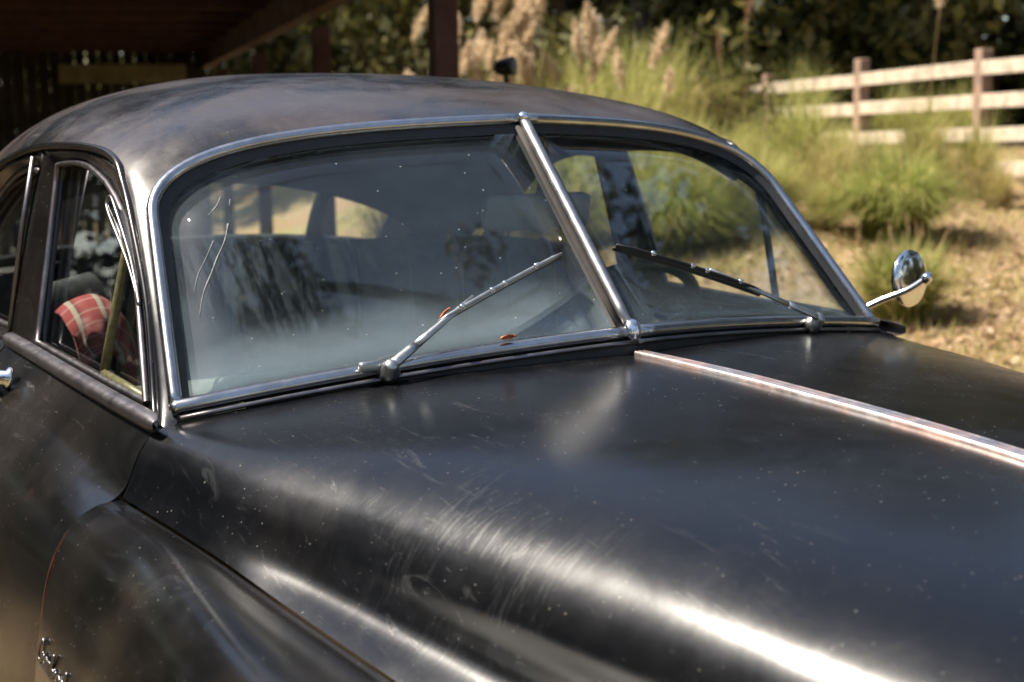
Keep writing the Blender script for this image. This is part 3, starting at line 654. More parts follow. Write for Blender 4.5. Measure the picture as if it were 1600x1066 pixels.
# --- lettering on the near front fender: raised bright script
def fx(y, z):                                       # fender side surface near the lettering
    return float(np.interp(z, [-.43, -.33, -.245], [.8735, .8635, .8465]) + .0*y + .06*max(0, .117-y))
LET = {'C': [[(.95, 1.25), (.8, 1.5), (.5, 1.55), (.15, 1.1), (.1, .4), (.4, .0), (.8, .05), (1.15, .35)]],
       'r': [[(0, .3), (.25, .85), (.3, .6), (.55, .72), (.5, .2), (.62, 0), (.85, .3)]],
       'a': [[(.6, .75), (.3, .78), (.1, .35), (.25, 0), (.5, .2), (.62, .75), (.6, .15), (.72, 0), (.9, .3)]],
       'n': [[(0, .3), (.18, .78), (.2, 0), (.3, .5), (.5, .78), (.6, .5), (.62, .1), (.75, 0), (.9, .3)]],
       'b': [[(0, .3), (.3, 1.2), (.25, 1.5), (.12, 1.3), (.12, .1), (.4, 0), (.6, .3), (.5, .6), (.75, .5)]],
       'o': [[(.5, .75), (.2, .7), (.1, .3), (.3, 0), (.55, .2), (.55, .6), (.45, .78), (.85, .6)]],
       'k': [[(0, .3), (.3, 1.2), (.25, 1.5), (.12, 1.3), (.12, 0)], [(.14, .35), (.45, .75), (.5, .5), (.2, .4), (.5, .05), (.8, .1)]]}
em = empty('script_lettering'); em.parent = car
xo = 0.0; HL = .021; sl_ = .25
base = lambda a, h: (.098-(a+sl_*h)*HL*.95, -.345 - .0*a + h*HL*.9)
for ch in 'Cranbrook':
    b = MB()
    for stk in LET[ch]:
        pts = cr([(xo+px_, pz_, 0) for px_, pz_ in stk], 5)[:, :2]
        P = []
        for a, h in pts:
            y, z = base(a, h); P.append((-(fx(y, z)+.004), y, z))
        b.tube(up(P), .0025, 7, flat=.7, up=(-1, 0, .15))
    b.build('letter', MP['dull'], em)
    xo += {'C': 1.05}.get(ch, .85)
P = []
for a in np.linspace(-.1, xo, 24):
    y, z = base(a, -.22); P.append((-(fx(y, z)+.003), y, z))
MB().tube(up(P), .0022, 7, flat=.7, up=(-1, 0, .15)).build('letter_bar', MP['dull'], em)

# --- front end, wheels and running gear
gr = empty('grille'); gr.parent = car
for z in (-.50, -.56, -.62):
    MB().tube(up(cr([(-.62, -1.62, z), (-.3, -1.69, z), (0, -1.71, z), (.3, -1.69, z), (.62, -1.62, z)], 6)), .016, 8, flat=.7).build('grille_bar', MP['chrome'], gr)
MB().box(up((0, -1.50, -.58)), (.62, .02, .16)).build('grille_back', MP['dark'], gr, smooth=False)
for y in (-1.78, 3.12):
    MB().tube(up(cr([(-.88, y+(.12 if y < 0 else -.12), -.72), (-.5, y, -.72), (0, y-(.03 if y < 0 else -.03), -.72), (.5, y, -.72), (.88, y+(.12 if y < 0 else -.12), -.72)], 6)), .055, 10, flat=1.0).build('bumper', MP['chrome'], car)
for s in (-1, 1):
    MB().lathe([(.105, 0), (.10, .03), (.085, .05), (.02, .065)], up((s*.69, -1.655, -.47)), (0, -1, .1), 24).build('headlight', MP['bright'], car)
for s in (-1, 1):
    for y in (-.85, 2.15):
        wh = empty('road_wheel'); wh.parent = car
        MB().lathe([(.20, -.07), (.29, -.085), (.325, -.07), (.335, -.04), (.335, .04), (.325, .07), (.29, .085), (.20, .07)], (s*.76, y, .335), (s, 0, 0), 40).build('tyre', MP['tyre'], wh)
        MB().lathe([(.205, -.06), (.205, .06), (.18, .05), (.15, .055), (.10, .075), (.03, .082)], (s*.76, y, .335), (s, 0, 0), 32).build('wheel_rim', MP['dull'], wh)

# ------------------------------------------------------------------ things in and on the car
m, t, b = mat('red_striped_blanket'); uv = objvec(t, kind='UV')
sx = N(t, 'ShaderNodeSeparateXYZ'); t.links.new(uv, sx.inputs[0])
wob = math_(t, 'ADD', sx.outputs[0], math_(t, 'MULTIPLY', noise(t, 8, 3, 0.5, uv), 0.02))
fr1 = math_(t, 'FRACT', math_(t, 'MULTIPLY', wob, 3.4)); fr2 = math_(t, 'FRACT', math_(t, 'MULTIPLY', sx.outputs[1], 6.0))
cc = ramp(t, fr1, [(0.0, (0.26, 0.035, 0.035)), (0.38, (0.26, 0.035, 0.035)), (0.42, (0.33, 0.28, 0.22)), (0.56, (0.30, 0.25, 0.20)), (0.60, (0.13, 0.02, 0.025)), (0.8, (0.28, 0.05, 0.05))])
cc = mixc(t, ramp(t, fr2, [(0.82, 0.0), (0.86, 0.25)]), cc, (0.55, 0.47, 0.38))
cc = mixc(t, 0.12, cc, (0.2, 0.1, 0.1)); t.links.new(cc, b.inputs['Base Color']); b.inputs['Roughness'].default_value = 0.95
bl = []
for i, x in enumerate(np.linspace(-.592, -.455, 10)):
    k = .012*math.sin(i*1.9)
    zt = .004 - (8 if x < -.535 else 19)*(x+.535)**2; dn = ss(-.55, -.48, x)
    bl.append([(x-.005, 1.115, -.30), (x, 1.105+k, -.14), (x, 1.06, zt-.03), (x+.002, .99, zt-.004+k*.3), (x+.004, .93, zt), (x+.006, .890, zt-.022), (x+.010, .872+k*.5, zt-.052-.03*dn), (x+.014+k*.5, .866-.02*dn, zt-.075-.08*dn), (x+.020, .858-.04*dn, zt-.085-.13*dn)])
G = up(loft(bl, 3, 5)); nu_, nv_ = G.shape[:2]
uvs = np.stack(np.meshgrid(np.linspace(0, 1, nu_), np.linspace(0, 2.2, nv_), indexing='ij'), -1).reshape(-1, 2)
bk = MB().grid(G); o = mesh('blanket', bk.v, bk.f, m, None, True, uvs); solid(o, .012, 1)
tag(o, 'red and cream striped blanket draped over the front seat behind the side window', 'blanket')

m_leaf = simple('orange_dry_leaf', (0.40, 0.095, 0.03), 0.6, var=0.4, scale=90)
def dry_leaf(c, ux, uy, L, W, label, curl=.25):
    c, ux, uy = np.array(c, float), np.array(ux, float), np.array(uy, float); ux /= np.linalg.norm(ux); uy -= ux*(uy@ux); uy /= np.linalg.norm(uy); un = np.cross(ux, uy)
    G = []
    for f in np.linspace(0, 1, 9):
        wv = W*math.sin(math.pi*f**.8)*(1+.15*math.sin(f*20))
        G.append([c+ux*L*(f-.5)+uy*wv*g_+un*(curl*L*(f-.5)**2+abs(g_)*W*.4) for g_ in (-1, -.5, 0, .5, 1)])
    o = MB().grid(np.array(G)).build('fallen_leaf', m_leaf); solid(o, .0008, 0)
    return tag(o, label, 'leaf', 'dry orange leaves caught on the car')
dry_leaf(up((-.196, .034, .013)), (1, -.2, .05), (0, -.7, .6), .024, .007, 'orange dry leaf lying on the sill trim of the windscreen')
dry_leaf(up((-.286, .062, .052)), (.8, .1, .55), (-.1, -.7, .7), .022, .005, 'curled orange leaf caught on the arm of the wiper')

# ------------------------------------------------------------------ carport behind the car
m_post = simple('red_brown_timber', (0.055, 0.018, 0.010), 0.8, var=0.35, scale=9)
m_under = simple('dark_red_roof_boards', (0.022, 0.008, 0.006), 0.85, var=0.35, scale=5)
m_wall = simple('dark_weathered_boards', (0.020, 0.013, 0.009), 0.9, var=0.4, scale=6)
m_beam = simple('pale_old_beam', (0.22, 0.18, 0.09), 0.85, var=0.3, scale=8)
cp = empty('carport', (float(P0[0]), float(P0[1]), 0.0)); tag(cp, 'open timber carport with a dark red underside and a row of posts behind the car', 'carport')
def L3(q, a, z): # q metres right of the post line, a metres along it, from the carport's foot
    v2 = PN*q + PD*a; return np.array([v2[0], v2[1], z])
RZ = np.stack([np.r_[PN, 0], np.r_[PD, 0], [0, 0, 1]], axis=1)
EZ = 2.04; WID = 3.0; LEN = 8.9
for a in (0, 2.66, 5.32, 7.98):
    for q in (.035, -WID):
        if q < -1 and a < 5: continue
        x, y = P0 + PN*q + PD*a
        MB().box(L3(q, a, (EZ-.07)/2-.04), (.0445, .0445, (EZ+.07)/2), RZ).build('post', m_post, cp, smooth=False, bev=.004)
for q in (-.045, -WID):
    MB().box(L3(q, LEN/2-.2, EZ+.085), (.05, LEN/2+.2, .085), RZ).build('eave_beam', m_post, cp, smooth=False, bev=.004)
for k in range(12):
    a = -.2+k*(LEN/11.0)
    MB().box(L3(-WID/2-.02, a, EZ+.20), (WID/2+.15, .02, .055), RZ).build('rafter', m_post, cp, smooth=False)
nb_ = 18
for k in range(nb_):
    q0 = .28-(k+.5)*(WID+.55)/nb_
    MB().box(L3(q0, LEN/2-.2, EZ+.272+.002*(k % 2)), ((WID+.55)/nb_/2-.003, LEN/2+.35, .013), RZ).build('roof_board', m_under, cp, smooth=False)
MB().box(L3(-.80, LEN-.25, 1.99), (.56, .045, .085), RZ).build('back_beam', m_beam, cp, smooth=False, bev=.01)
for k in range(28):
    if 20 < k < 24: continue
    q0 = -.10-k*.107
    gap = .010 if 4 < k < 11 else .001
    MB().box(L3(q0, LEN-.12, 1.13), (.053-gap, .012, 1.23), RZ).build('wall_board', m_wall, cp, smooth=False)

# ------------------------------------------------------------------ rail fence
m_rail = simple('sun_bleached_rail', (0.46, 0.375, 0.28), 0.85, var=0.4, scale=7)
m_fpost = simple('weathered_fence_post', (0.26, 0.17, 0.12), 0.9, var=0.35, scale=9)
fe0 = plan(14.0, (1535-800)/2228*14.0)
fx0, fy0 = fe0; fz0 = gz(fx0, fy0)
fn = empty('rail_fence', (float(fx0), float(fy0), float(fz0))); tag(fn, 'four rail wooden fence running along the slope behind the tall grasses', 'fence')
TOP = 1.95
for k in range(-2, 8):
    p = PD*2.25*k; gx, gy = fx0+p[0], fy0+p[1]; topz = TOP - .016*2.25*k
    z0 = gz(gx, gy)-.1; h = topz+.20+(.03 if k % 2 else -.02)-z0
    MB().box((p[0]-.03*PN[0], p[1]-.03*PN[1], z0+h/2-fz0), (.065, .065, h/2), RZ).build('post', m_fpost, fn, smooth=False, bev=.012)
    if k < 7:
        for r_ in range(4):
            z1 = topz - .320*r_ - fz0; z2 = z1-.016*2.25
            pa, pb = PD*2.25*k, PD*2.25*(k+1)
            dz_ = RNG.normal(0, .008, 2)
            off = -PN*(.062+.014) 
            A_ = np.array([*(pa+off), z1+dz_[0]]); B_ = np.array([*(pb+off), z2+dz_[1]])
            ax_ = (B_-A_); ln = np.linalg.norm(ax_); ax_ /= ln; n_ = np.r_[PN, 0]; u_ = np.cross(n_, ax_)
            MB().box((A_+B_)/2, (.016, ln/2-.004, .068), np.stack([n_, ax_, u_], 1)).build('rail', m_rail, fn, smooth=False, bev=.005)

# ------------------------------------------------------------------ grasses
def blade_mat(name, stops, trans=0.45, rough=0.55):
    m, t, b = mat(name)
    ge = N(t, 'ShaderNodeNewGeometry'); c = ramp(t, ge.outputs['Random Per Island'], stops)
    t.links.new(c, b.inputs['Base Color']); b.inputs['Roughness'].default_value = rough; b.inputs['Specular IOR Level'].default_value = 0.3
    tl = N(t, 'ShaderNodeBsdfTranslucent'); t.links.new(c, tl.inputs[0])
    mx = N(t, 'ShaderNodeMixShader'); mx.inputs[0].default_value = trans
    t.links.new(b.outputs[0], mx.inputs[1]); t.links.new(tl.outputs[0], mx.inputs[2]); t.links.new(mx.outputs[0], t.nodes['Material Output'].inputs[0])
    return m
MG = blade_mat('green_grass_blades', [(0, (0.20, 0.22, 0.05)), (.4, (0.32, 0.33, 0.09)), (.8, (0.44, 0.42, 0.14)), (1, (0.55, 0.45, 0.22))], .5)
MY = blade_mat('yellowing_grass_blades', [(0, (0.27, 0.25, 0.07)), (.5, (0.44, 0.38, 0.13)), (1, (0.58, 0.46, 0.25))], .5)
MT = blade_mat('dry_tan_blades', [(0, (0.20, 0.12, 0.06)), (.5, (0.36, 0.24, 0.12)), (1, (0.52, 0.38, 0.22))])
MF = blade_mat('fountain_grass_blades', [(0, (0.15, 0.19, 0.035)), (.5, (0.27, 0.31, 0.07)), (1, (0.44, 0.41, 0.14))], .5)
MPL = blade_mat('cream_plume', [(0, (0.50, 0.38, 0.24)), (.5, (0.68, 0.54, 0.36)), (1, (0.80, 0.68, 0.50))], 0.4, 0.8)
MRD = blade_mat('reddish_plume', [(0, (0.20, 0.10, 0.06)), (1, (0.36, 0.22, 0.14))], 0.3, 0.8)
def blades(n, h, spread, bend, w, rbase, seed, upright=0.0):
    r = np.random.default_rng(seed); V = []; Fc = []; K = 5
    th = r.uniform(0, 2*math.pi, n); rb = rbase*np.sqrt(r.random(n)); H = h*r.uniform(.45, 1.05, n); ln = spread*r.uniform(.1, 1, n)**(.7)
    ph = r.uniform(0, 2*math.pi, n)
    tt = np.linspace(0, 1, K)
    for i in range(n):
        d = np.array([math.cos(th[i]), math.sin(th[i])]); o_ = rb[i]*np.array([math.cos(ph[i]), math.sin(ph[i])]) if rbase else np.zeros(2)
        side = np.array([-d[1], d[0]])
        out = ln[i]*tt**(1.6); zz = H[i]*(tt - bend*(ln[i]/max(spread, .01))*tt**3)
        b0 = len(V)
        for k in range(K):
            ww = w*(1-.9*tt[k]**1.5)*(.5 if k == 0 else 1)*(.7+.6*r.random() if k == 0 else 1)
            p = o_+d*out[k]
            V.append((p[0]+side[0]*ww, p[1]+side[1]*ww, max(0, zz[k]))); V.append((p[0]-side[0]*ww, p[1]-side[1]*ww, max(0, zz[k])))
            if k: Fc.append((b0+2*k-2, b0+2*k-1, b0+2*k+1, b0+2*k))
    return V, Fc
def plume_mesh(name, L, W, m, seed, n=150):
    r = np.random.default_rng(seed); V = []; Fc = []
    for i in range(n):
        f = r.random(); z = L*f; rad_ = W*math.sin(math.pi*min(1, .12+f*.86))**.8
        a = r.uniform(0, 2*math.pi); l = rad_*r.uniform(.25, 1.25); dz_ = L*r.uniform(.02, .16)
        d = np.array([math.cos(a), math.sin(a)]); s_ = np.array([-d[1], d[0]])*W*.09; b0 = len(V)
        V += [(d[0]*W*.05, d[1]*W*.05, z), (d[0]*l*.6+s_[0], d[1]*l*.6+s_[1], z+dz_*.7), (d[0]*l, d[1]*l, z+dz_), (d[0]*l*.6-s_[0], d[1]*l*.6-s_[1], z+dz_*.55)]
        Fc.append((b0, b0+1, b0+2, b0+3))
    me = bpy.data.meshes.new(name); me.from_pydata(V, [], Fc); me.materials.append(m); me.update(); return me
PLM = [plume_mesh('plume', .44, .095, MPL, 31, 420), plume_mesh('plume', .34, .080, MPL, 32, 360)]
PLR = [plume_mesh('plume', .36, .045, MRD, 33)]
PLS = [plume_mesh('plume', .14, .022, MT, 34, 70)]
BC = {}
def bmesh_cached(key, m, *a):
    if key not in BC:
        V, Fc = blades(*a); me = bpy.data.meshes.new('blades'); me.from_pydata(V, [], Fc); me.materials.append(m); me.update(); BC[key] = me
    return BC[key]
def child(name, me, par, loc=(0, 0, 0), rot=(0, 0, 0), sc=1.0):
    o = bpy.data.objects.new(name, me); C.objects.link(o); o.parent = par; o.location = loc; o.rotation_euler = rot; o.scale = (sc, sc, sc) if not hasattr(sc, '__len__') else sc; return o
def clump(name, label, cat, group, d, px, sc=1.0, layers=(), plumes=(), rz=None, d_off=0):
    r_ = (px-800)/2228*d; loc = gplace(d, r_)
    e = empty(name, loc, RNG.uniform(0, 6.28) if rz is None else rz); tag(e, label, cat, group)
    for key in layers:
        kk, m, a = LAY[key]; child('blades', bmesh_cached(kk, m, *a), e, (0, 0, -.02), (0, 0, RNG.uniform(0, 6)), (sc, sc, sc))
    for (hx, hy, top_, kind, ps) in plumes:
        # stem from the clump's heart to the plume, plume above it
        me = {'c': PLM[0], 'd': PLM[1], 'r': PLR[0], 's': PLS[0]}[kind]
        L_ = {'c': .42, 'd': .34, 'r': .36, 's': .14}[kind]*ps
        b = MB(); P = cr([(hx*.15, hy*.15, 0), (hx*.5, hy*.5, (top_-L_)*.55), (hx, hy, top_-L_+.04)], 4); b.tube(P, np.linspace(.006, .003, len(P)), 5)
        st_ = b.build('stem', MT, e)
        q = child('plume', me, e, (hx, hy, top_-L_), (RNG.normal(0, .28), RNG.normal(0, .28), RNG.uniform(0, 6)), (ps*RNG.uniform(.8, 1.3), ps, ps))
    return e
LAY = {
 'pampas': ('pampas', MG, (620, 1.7, 1.05, .70, .006, .24, 1)),
 'pampas_dry': ('pampas_dry', MT, (420, .9, .55, .75, .008, .22, 2)),
 'pampas2': ('pampas2', MY, (560, 1.5, 1.1, .72, .006, .26, 21)),
 'reed': ('reed', MG, (330, 1.6, .65, .42, .006, .18, 3)),
 'reed_y': ('reed_y', MY, (420, 1.3, .6, .5, .008, .18, 4)),
 'fountain': ('fountain', MF, (2600, .72, .62, .72, .0045, .16, 5)),
 'fountain_y': ('fountain_y', MY, (700, .70, .60, .70, .0045, .16, 6)),
 'tuft': ('tuft', MF, (1300, .50, .34, .5, .004, .12, 7)),
 'tuft_y': ('tuft_y', MY, (500, .48, .36, .5, .004, .12, 8)),
 'skirt': ('skirt', MT, (420, .55, .42, .6, .008, .20, 9)),
}
GP = 'clumps of tall pampas grass beyond the car'
def rp(n, sx_, lo, hi, kinds='cd', ps=.8):
    return [(RNG.normal(0, sx_), RNG.normal(0, sx_), RNG.uniform(lo, hi), RNG.choice(list(kinds)), ps*RNG.uniform(.85, 1.15)) for _ in range(n)]
clump('pampas_grass', 'pampas grass with low cream plumes showing left of the thick post', 'grass', GP, 11.5, 640, 1.0, ('pampas', 'pampas_dry'), rp(6, .22, 1.50, 1.85))
clump('pampas_grass', 'pampas grass with dense cream plumes just right of the thick post', 'grass', GP, 11.8, 745, 1.1, ('pampas', 'pampas_dry'), rp(18, .28, 1.35, 2.15))
clump('pampas_grass', 'tallest pampas grass with big pale plumes reaching the top of the view', 'grass', GP, 12.6, 850, 1.25, ('pampas', 'pampas_dry'), rp(20, .34, 1.5, 2.45, ps=1.1))
clump('pampas_grass', 'green pampas grass with few plumes above the middle of the car roof', 'grass', GP, 11.6, 930, 1.05, ('pampas', 'reed'), rp(5, .3, 1.3, 1.8))
clump('pampas_grass', 'pampas grass with three slim upright plumes above the roof edge', 'grass', GP, 10.8, 1010, .8, ('pampas', 'reed'), [(-.18, .05, 1.55, 'd', .9), (.05, 0, 1.72, 'd', 1.0), (.2, -.06, 1.42, 'd', .7)])
GR = 'arching ornamental grasses along the fence'
clump('ornamental_grass', 'bright green arching grass right behind the sloping roof edge', 'grass', GR, 11.3, 1100, .68, ('pampas', 'reed_y', 'pampas2'), ())
clump('ornamental_grass', 'tall green grass with a brown dead base left of the round clump', 'grass', GR, 12.8, 1245, .86, ('pampas', 'reed', 'skirt', 'pampas_dry'), ())
clump('ornamental_grass', 'grass leaning out of the gap before the leftmost visible fence rails', 'grass', GR, 13.0, 1165, .42, ('pampas2', 'reed_y'), ())
clump('ornamental_grass', 'wide yellow green grass low between the tall grass and the round clump', 'grass', GR, 12.2, 1300, .70, ('pampas2', 'skirt'), ())
clump('ornamental_grass', 'pale arching grass right of the black lamp behind the roof', 'grass', GR, 12.2, 1050, .74, ('pampas2', 'reed'), ())
clump('ornamental_grass', 'reddish plumed grass standing before the fence', 'grass', GR, 14.0, 1165, .55, ('reed', 'reed_y'), [(0, 0, 1.95, 'r', 1.3), (.25, .1, 1.5, 'r', .9)])
clump('ornamental_grass', 'upright reed grass in front of the middle fence bay', 'grass', GR, 13.0, 1440, .78, ('reed', 'reed_y', 'skirt'), [(-.12, 0, 2.0, 'd', 1.1)])
clump('ornamental_grass', 'grass with a dark brown base beside the right hand fence post', 'grass', GR, 12.6, 1525, .62, ('reed', 'pampas_dry', 'skirt', 'reed_y'), ())
clump('ornamental_grass', 'yellowish grass between the round clump and the fence', 'grass', GR, 12.4, 1365, .56, ('reed_y', 'skirt', 'reed'), ())
clump('ornamental_grass', 'low yellow green grass half hidden by the sloping windscreen pillar', 'grass', GR, 11.2, 1185, .62, ('reed_y', 'pampas'), ())
for d_, px_, sc_, ly_, lb_ in ((13.4, 985, .95, ('pampas2', 'pampas'), 'tall feathery grass just left of the slim upright plumes'), (14.6, 1085, .55, ('pampas', 'reed_y'), 'grass against the far end of the fence'),
                          (12.4, 1130, .56, ('pampas2', 'pampas', 'skirt'), 'dense yellow green grass behind the curve of the roof'), (11.6, 1215, .50, ('pampas', 'skirt', 'pampas2'), 'bushy grass beside the brown based tall grass'),
                          (13.8, 1310, .48, ('pampas', 'reed'), 'arching grass rising over the lower rails left of the middle post'), (13.4, 1480, .36, ('pampas2', 'reed_y'), 'yellow grass in front of the rails between the two right hand posts'),
                          (11.0, 1290, .50, ('skirt', 'reed_y', 'fountain_y'), 'low dry grass tangled against the left side of the round clump'), (12.0, 1560, .45, ('skirt', 'reed_y'), 'short grass at the right edge below the fence')):
    clump('ornamental_grass', lb_, 'grass', GR, d_, px_, sc_, ly_, ())
for d_, px_, sc_, ly_, lb_ in ((16.5, 905, 1.05, ('pampas2', 'reed'), 'tall back row grass right of the tallest cream plumes'), (16.8, 975, 1.12, ('pampas', 'reed'), 'tall back row grass behind the slim upright plumes'), (17.5, 1045, 1.15, ('pampas2', 'reed'), 'tall back row grass above the falling edge of the car roof'),
                          (18.6, 1115, 1.05, ('pampas', 'reed_y'), 'tall grass behind the hidden left end of the fence'), (19.0, 1180, 1.0, ('pampas2', 'reed'), 'tall grass behind the rails left of the middle fence post'), (18.5, 1255, 1.0, ('pampas', 'reed'), 'feathery grass standing behind the rails near the middle fence post'),
                          (17.5, 1400, .72, ('pampas',), 'dark green grass behind the right hand rails'), (17.0, 1500, .66, ('reed', 'pampas'), 'grass behind the rails beside the rightmost fence post')):
    clump('ornamental_grass', lb_, 'grass', 'tall grasses behind the fence line', d_, px_, sc_, ly_, ())
clump('fountain_grass', 'big round green fountain grass above the far wing mirror', 'grass', None, 10.6, 1400, 1.3, ('fountain', 'fountain_y'), rp(8, .45, .35, .6, 's', 1.0))
clump('fountain_grass', 'small upright grass tuft with tan seed heads behind the wing mirror', 'grass', None, 8.1, 1415, 1.25, ('tuft', 'tuft_y'), rp(14, .17, .45, .62, 's', .8))
clump('fountain_grass', 'round grass clump seen through the clearer half of the windscreen', 'grass', None, 10.8, 1065, 1.15, ('fountain', 'fountain_y'), ())
clump('fountain_grass', 'grass clump partly hidden by the windscreen divider and inside mirror', 'grass', None, 13.5, 860, .9, ('fountain', 'tuft_y'), ())

# leaf litter over the near slope, one mass
r = np.random.default_rng(5); V = []; Fc = []
for i in range(6500):
    d = r.uniform(3.4, 15) ; rr = r.uniform(.1, .42)*d + r.normal(0, .3)
    x, y = plan(d, rr); z = gz(x, y)+.012; L = r.uniform(.02, .05); a = r.uniform(0, 6.28); tl = r.normal(0, .35, 2)
    u = np.array([math.cos(a), math.sin(a), tl[0]])*L; w_ = np.array([-math.sin(a), math.cos(a), tl[1]])*L*.5
    p = np.array([x, y, z]); b0 = len(V); V += [p-u, p-w_+(0, 0, .004), p+u, p+w_]; Fc.append((b0, b0+1, b0+2, b0+3))
ML = blade_mat('litter_leaves', [(0, (0.20, 0.11, 0.06)), (.4, (0.33, 0.20, 0.11)), (.75, (0.42, 0.29, 0.18)), (1, (0.52, 0.38, 0.26))], .2, .8)
tag(mesh('leaf_litter', V, Fc, ML, None, False), 'fallen dry leaves scattered over the sloping ground', kind='stuff')
V = []; Fc = []
for i in range(26000):
    d = r.uniform(4.2, 17); rr = r.uniform(-.2, .44)*d
    x, y = plan(d, rr)
    if (np.array([x, y])-P0)@PN < .4: continue
    z = gz(x, y); h = r.uniform(.03, .12); a = r.uniform(0, 6.28); l = h*.6
    b0 = len(V); V += [(x+.006*math.cos(a), y+.006*math.sin(a), z-.01), (x-.006*math.cos(a), y-.006*math.sin(a), z-.01), (x-l*math.sin(a), y+l*math.cos(a), z+h)]; Fc.append((b0, b0+1, b0+2))
tag(mesh('short_grass', V, Fc, MY, None, False), 'short dry grass growing on the slope', kind='stuff')

# small dark lamp head on a stake beyond the roof
lx, ly, lz = gplace(6.2, (797-800)/2228*6.2); topz = 1.46+(197-106)/2228*6.2
e = empty('garden_lamp', (lx, ly, lz)); tag(e, 'small black round lamp head on a stake just above the car roof', 'lamp')
MB().tube([(0, 0, -.05), (0, 0, topz-lz-.02)], .011, 8).build('stake', MP['dark'], e)
MB().lathe([(.010, -.055), (.026, -.045), (.036, -.02), (.040, .02), (.042, .038), (.034, .040)], (0, 0, topz-lz), (.55, -.75, .1), 20).build('lamp_head', MP['dark'], e)

# ------------------------------------------------------------------ trees
MLF = blade_mat('dark_tree_leaves', [(0, (0.055, 0.058, 0.016)), (.5, (0.10, 0.10, 0.026)), (.85, (0.15, 0.14, 0.04)), (1, (0.22, 0.18, 0.06))], .4, .55)
MBK = simple('tree_bark', (0.06, 0.045, 0.03), 0.95, var=0.4, scale=14, bumpk=.6)
MEV = blade_mat('dark_evergreen_leaves', [(0, (0.012, 0.018, 0.007)), (.6, (0.022, 0.030, 0.011)), (1, (0.045, 0.05, 0.018))], .15, .7)
def crown_mesh(seed, h, rx, zlow, n, lobes, leaf=.12):
    r = np.random.default_rng(seed); V = []; Fc = []
    cs = []
    for i in range(lobes):
        f = r.random(); a = r.uniform(0, 6.28); rad_ = rx*(.25+.75*math.sin(math.pi*min(.95, .25+.6*f)))*math.sqrt(r.random())
        cs.append((rad_*math.cos(a), rad_*math.sin(a), zlow+(h-zlow)*f, rx*r.uniform(.22, .42)))
    for i in range(n):
        c = cs[r.integers(len(cs))]; v = r.normal(0, 1, 3); v /= np.linalg.norm(v); p = np.array(c[:3])+v*c[3]*r.uniform(.55, 1.05)**.6*np.array([1, 1, .75])
        a = r.normal(0, 1, 3); a /= np.linalg.norm(a); b_ = np.cross(a, v+.01); b_ /= np.linalg.norm(b_)+1e-9; L = leaf*r.uniform(.5, 1.3)
        b0 = len(V); V += [p-a*L, p-b_*L*.45, p+a*L, p+b_*L*.45]; Fc.append((b0, b0+1, b0+2, b0+3))
    me = bpy.data.meshes.new('crown'); me.from_pydata([tuple(q) for q in V], [], Fc); me.materials.append(MLF); me.update(); return me, cs
def trunk_mesh(seed, h, r0, cs):
    r = np.random.default_rng(seed); b = MB()
    P = cr([(0, 0, -.2), (r.normal(0, .1), r.normal(0, .1), h*.35), (r.normal(0, .25), r.normal(0, .25), h*.8)], 6); b.tube(P, np.linspace(r0, r0*.25, len(P)), 10)
    for c in cs[:14]:
        k = min(len(P)-2, max(2, int(len(P)*min(.9, max(.15, (c[2]-.8)/h))))); q = P[k]; b.tube(cr([q, (q*.5+np.array(c[:3])*.5)+np.array([0, 0, -.15]), c[:3]], 4), np.linspace(r0*.35, r0*.06, 9), 6)
    me = bpy.data.meshes.new('trunk'); me.from_pydata(b.v, [], b.f); me.materials.append(MBK); me.polygons.foreach_set('use_smooth', [True]*len(me.polygons)); me.update(); return me
TK = []
for sd_, h, rx, zl in ((11, 8.5, 2.6, .1), (12, 7.0, 2.4, .0), (13, 9.5, 2.8, .2)):
    cmsh, cs = crown_mesh(sd_, h, rx, zl, 11000, 46); TK.append((cmsh, trunk_mesh(sd_, h, .17, cs)))
EV = []
for me_ in [q[0] for q in TK]:
    m2 = me_.copy(); m2.materials.clear(); m2.materials.append(MEV); EV.append(m2)
def tree(i, x, y, sc, label, group, ever=False):
    e = empty('shade_tree', (float(x), float(y), float(gz(x, y))), RNG.uniform(0, 6.28)); e.scale = (sc, sc, sc*RNG.uniform(.9, 1.1)); tag(e, label, 'tree', group)
    child('crown', (EV[i % 3] if ever else TK[i % 3][0]), e); child('trunk', TK[i % 3][1], e); return e
k = 0
GB = 'dark trees in the wood behind the fence'
for d, px, lb in ((33, 540, 'far dark tree seen between the two red brown carport posts'), (31, 650, 'far tree standing straight behind the thick front carport post'), (24, 770, 'dark tree behind the densest cream plumes beside the post'),
              (21.5, 900, 'dark tree above the middle of the car roof behind the plumes'), (20, 1010, 'dark tree behind the three slim upright plumes'), (22, 1110, 'dark tree behind the left end of the fence'),
              (20.5, 1215, 'dark tree behind the reddish plumes and the leftmost fence post'), (22.5, 1310, 'dark tree between the leftmost and middle fence posts'), (21, 1420, 'dark tree behind the tall single plume right of the middle fence post'),
              (23, 1520, 'dark tree right behind the rightmost fence post'), (21.5, 1640, 'dark tree at the top right corner behind the fence'), (22, 1780, 'dark tree just outside the right edge behind the fence')):
    x, y = plan(d, (px-800)/2228*d); tree(k, x, y, RNG.uniform(.9, 1.15), lb, GB); k += 1
for d, px in ((36, 600), (30, 720), (26, 860), (27, 965), (27, 1070), (26, 1165), (27, 1265), (27, 1370), (27, 1475), (27, 1580), (28, 1720)):
    x, y = plan(d, (px-800)/2228*d); tree(k, x, y, RNG.uniform(.9, 1.15), 'deeper tree in the wood filling gaps between the front trees', GB); k += 1
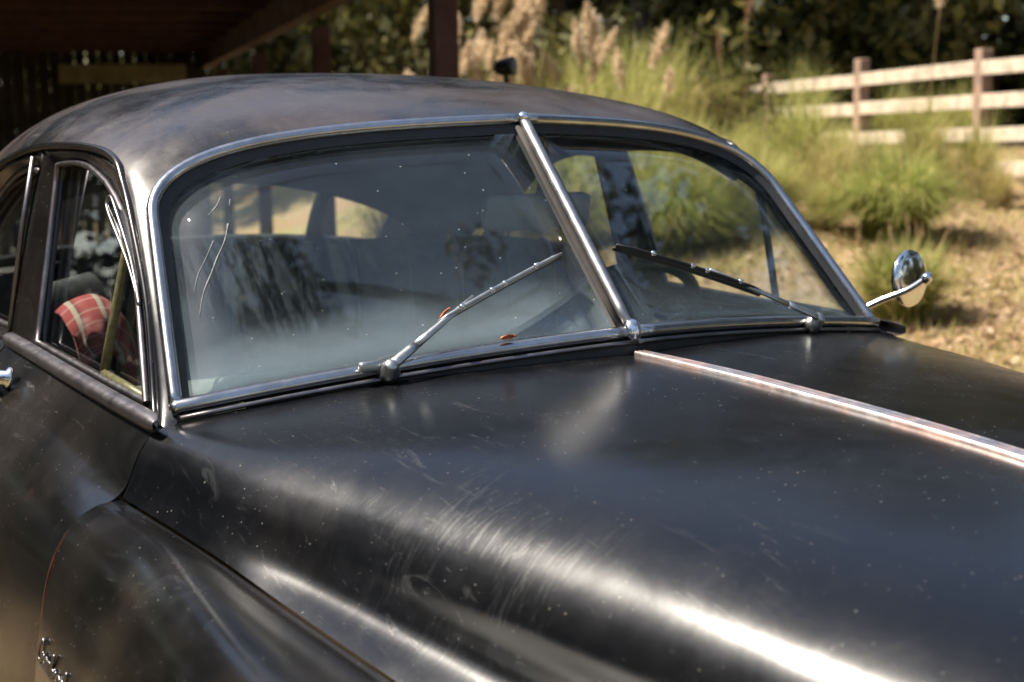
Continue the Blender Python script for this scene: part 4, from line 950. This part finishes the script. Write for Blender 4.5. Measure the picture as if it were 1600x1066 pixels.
for d, px in ((22, -60), (26, 60), (30, 200), (33, 330), (34, 430), (36, 490)):
    x, y = plan(d, (px-800)/2228*d); tree(k, x, y, RNG.uniform(1.1, 1.3), 'dark leafy tree behind the carport posts', 'dark trees behind the carport'); k += 1
for x, y, s_ in ((-4.7, 8.6, .8), (-5.4, 5.6, .7), (-3.4, 11.5, .85), (-6.2, 3.6, .65), (-6.6, 1.6, .65), (-7.0, 6.5, .85), (-6.2, 10.5, .95), (-8.5, 3.2, .8), (-8.6, 0, .75), (-4.0, 14.5, .9), (-8.8, 9.0, .95), (-9.2, -3.5, .8), (-11, -6, 1.0), (-12.5, -1, .95), (-12, 3.5, 1.0), (-10, -11, 1.0), (-12, 8.5, .9), (-4.5, -15, 1.1), (1.5, -17, 1.0), (8, -15, 1.0), (11.5, 2.6, 1.15), (12.0, -1.2, 1.2), (12.5, -5.2, 1.1), (14, -10, 1.1), (17, -4, 1.0), (19, 2, 1.0)):
    tree(k, x, y, s_, 'tall dark tree standing around the yard outside the view', 'trees around the yard', True); k += 1

# a tree off to the right whose long limb hangs high over the bonnet; it shows as the dark reflection in the windscreen
e = empty('overhanging_tree', (4.6, -4.4, 0.0)); tag(e, 'broad tree beside the yard with a long leafy limb hanging high over the bonnet', 'tree')
r = np.random.default_rng(77); b = MB()
def T3(x, y, z): return np.array([x-4.6, y+4.4, z])
tk = cr([T3(4.6, -4.4, -.2), T3(4.5, -4.3, 2.6), T3(4.3, -4.2, 5.0), T3(4.5, -4.4, 7.6)], 8); b.tube(tk, np.linspace(.24, .07, len(tk)), 10)
lb = cr([T3(4.35, -4.2, 4.4), T3(3.0, -3.2, 5.4), T3(1.5, -2.0, 5.9), T3(.3, -1.25, 5.85), T3(-.35, -.95, 5.65)], 8); b.tube(lb, np.linspace(.10, .012, len(lb)), 8)
b.build('trunk', MBK, e)
V = []; Fc = []
def leafc(c, rad, n, L, hang):
    for _ in range(n):
        v = r.normal(0, 1, 3); v /= np.linalg.norm(v); p = c+v*rad*r.random()**.45
        a = r.normal(0, .35, 3)+np.array([0, 0, -hang]); a /= np.linalg.norm(a); q = np.cross(a, r.normal(0, 1, 3)); q /= np.linalg.norm(q)
        l = L*r.uniform(.6, 1.3); b0 = len(V); V.extend([p, p+a*l*.5+q*l*.16, p+a*l, p+a*l*.5-q*l*.16]); Fc.append((b0, b0+1, b0+2, b0+3))
for c, rad, n in ((T3(-.22, -.95, 5.45), .22, 420), (T3(-.15, -1.15, 5.40), .20, 380), (T3(-.05, -1.28, 5.40), .17, 220), (T3(-.36, -1.05, 5.4), .13, 150), (T3(-.2, -.78, 5.5), .16, 200), (T3(.55, -1.5, 5.7), .22, 220), (T3(.75, -1.15, 5.75), .16, 110), (T3(1.3, -1.9, 5.8), .35, 500), (T3(2.2, -2.6, 5.6), .5, 700), (T3(3.2, -3.3, 5.6), .7, 1000)):
    leafc(c, rad, n, .11, 1.6)
for _ in range(14): leafc(T3(4.5+r.normal(0, 1.1), -4.4+r.normal(0, 1.1), r.uniform(5, 8.5)), .8, 420, .15, .5)
mesh('crown', V, Fc, MEV, e, False)
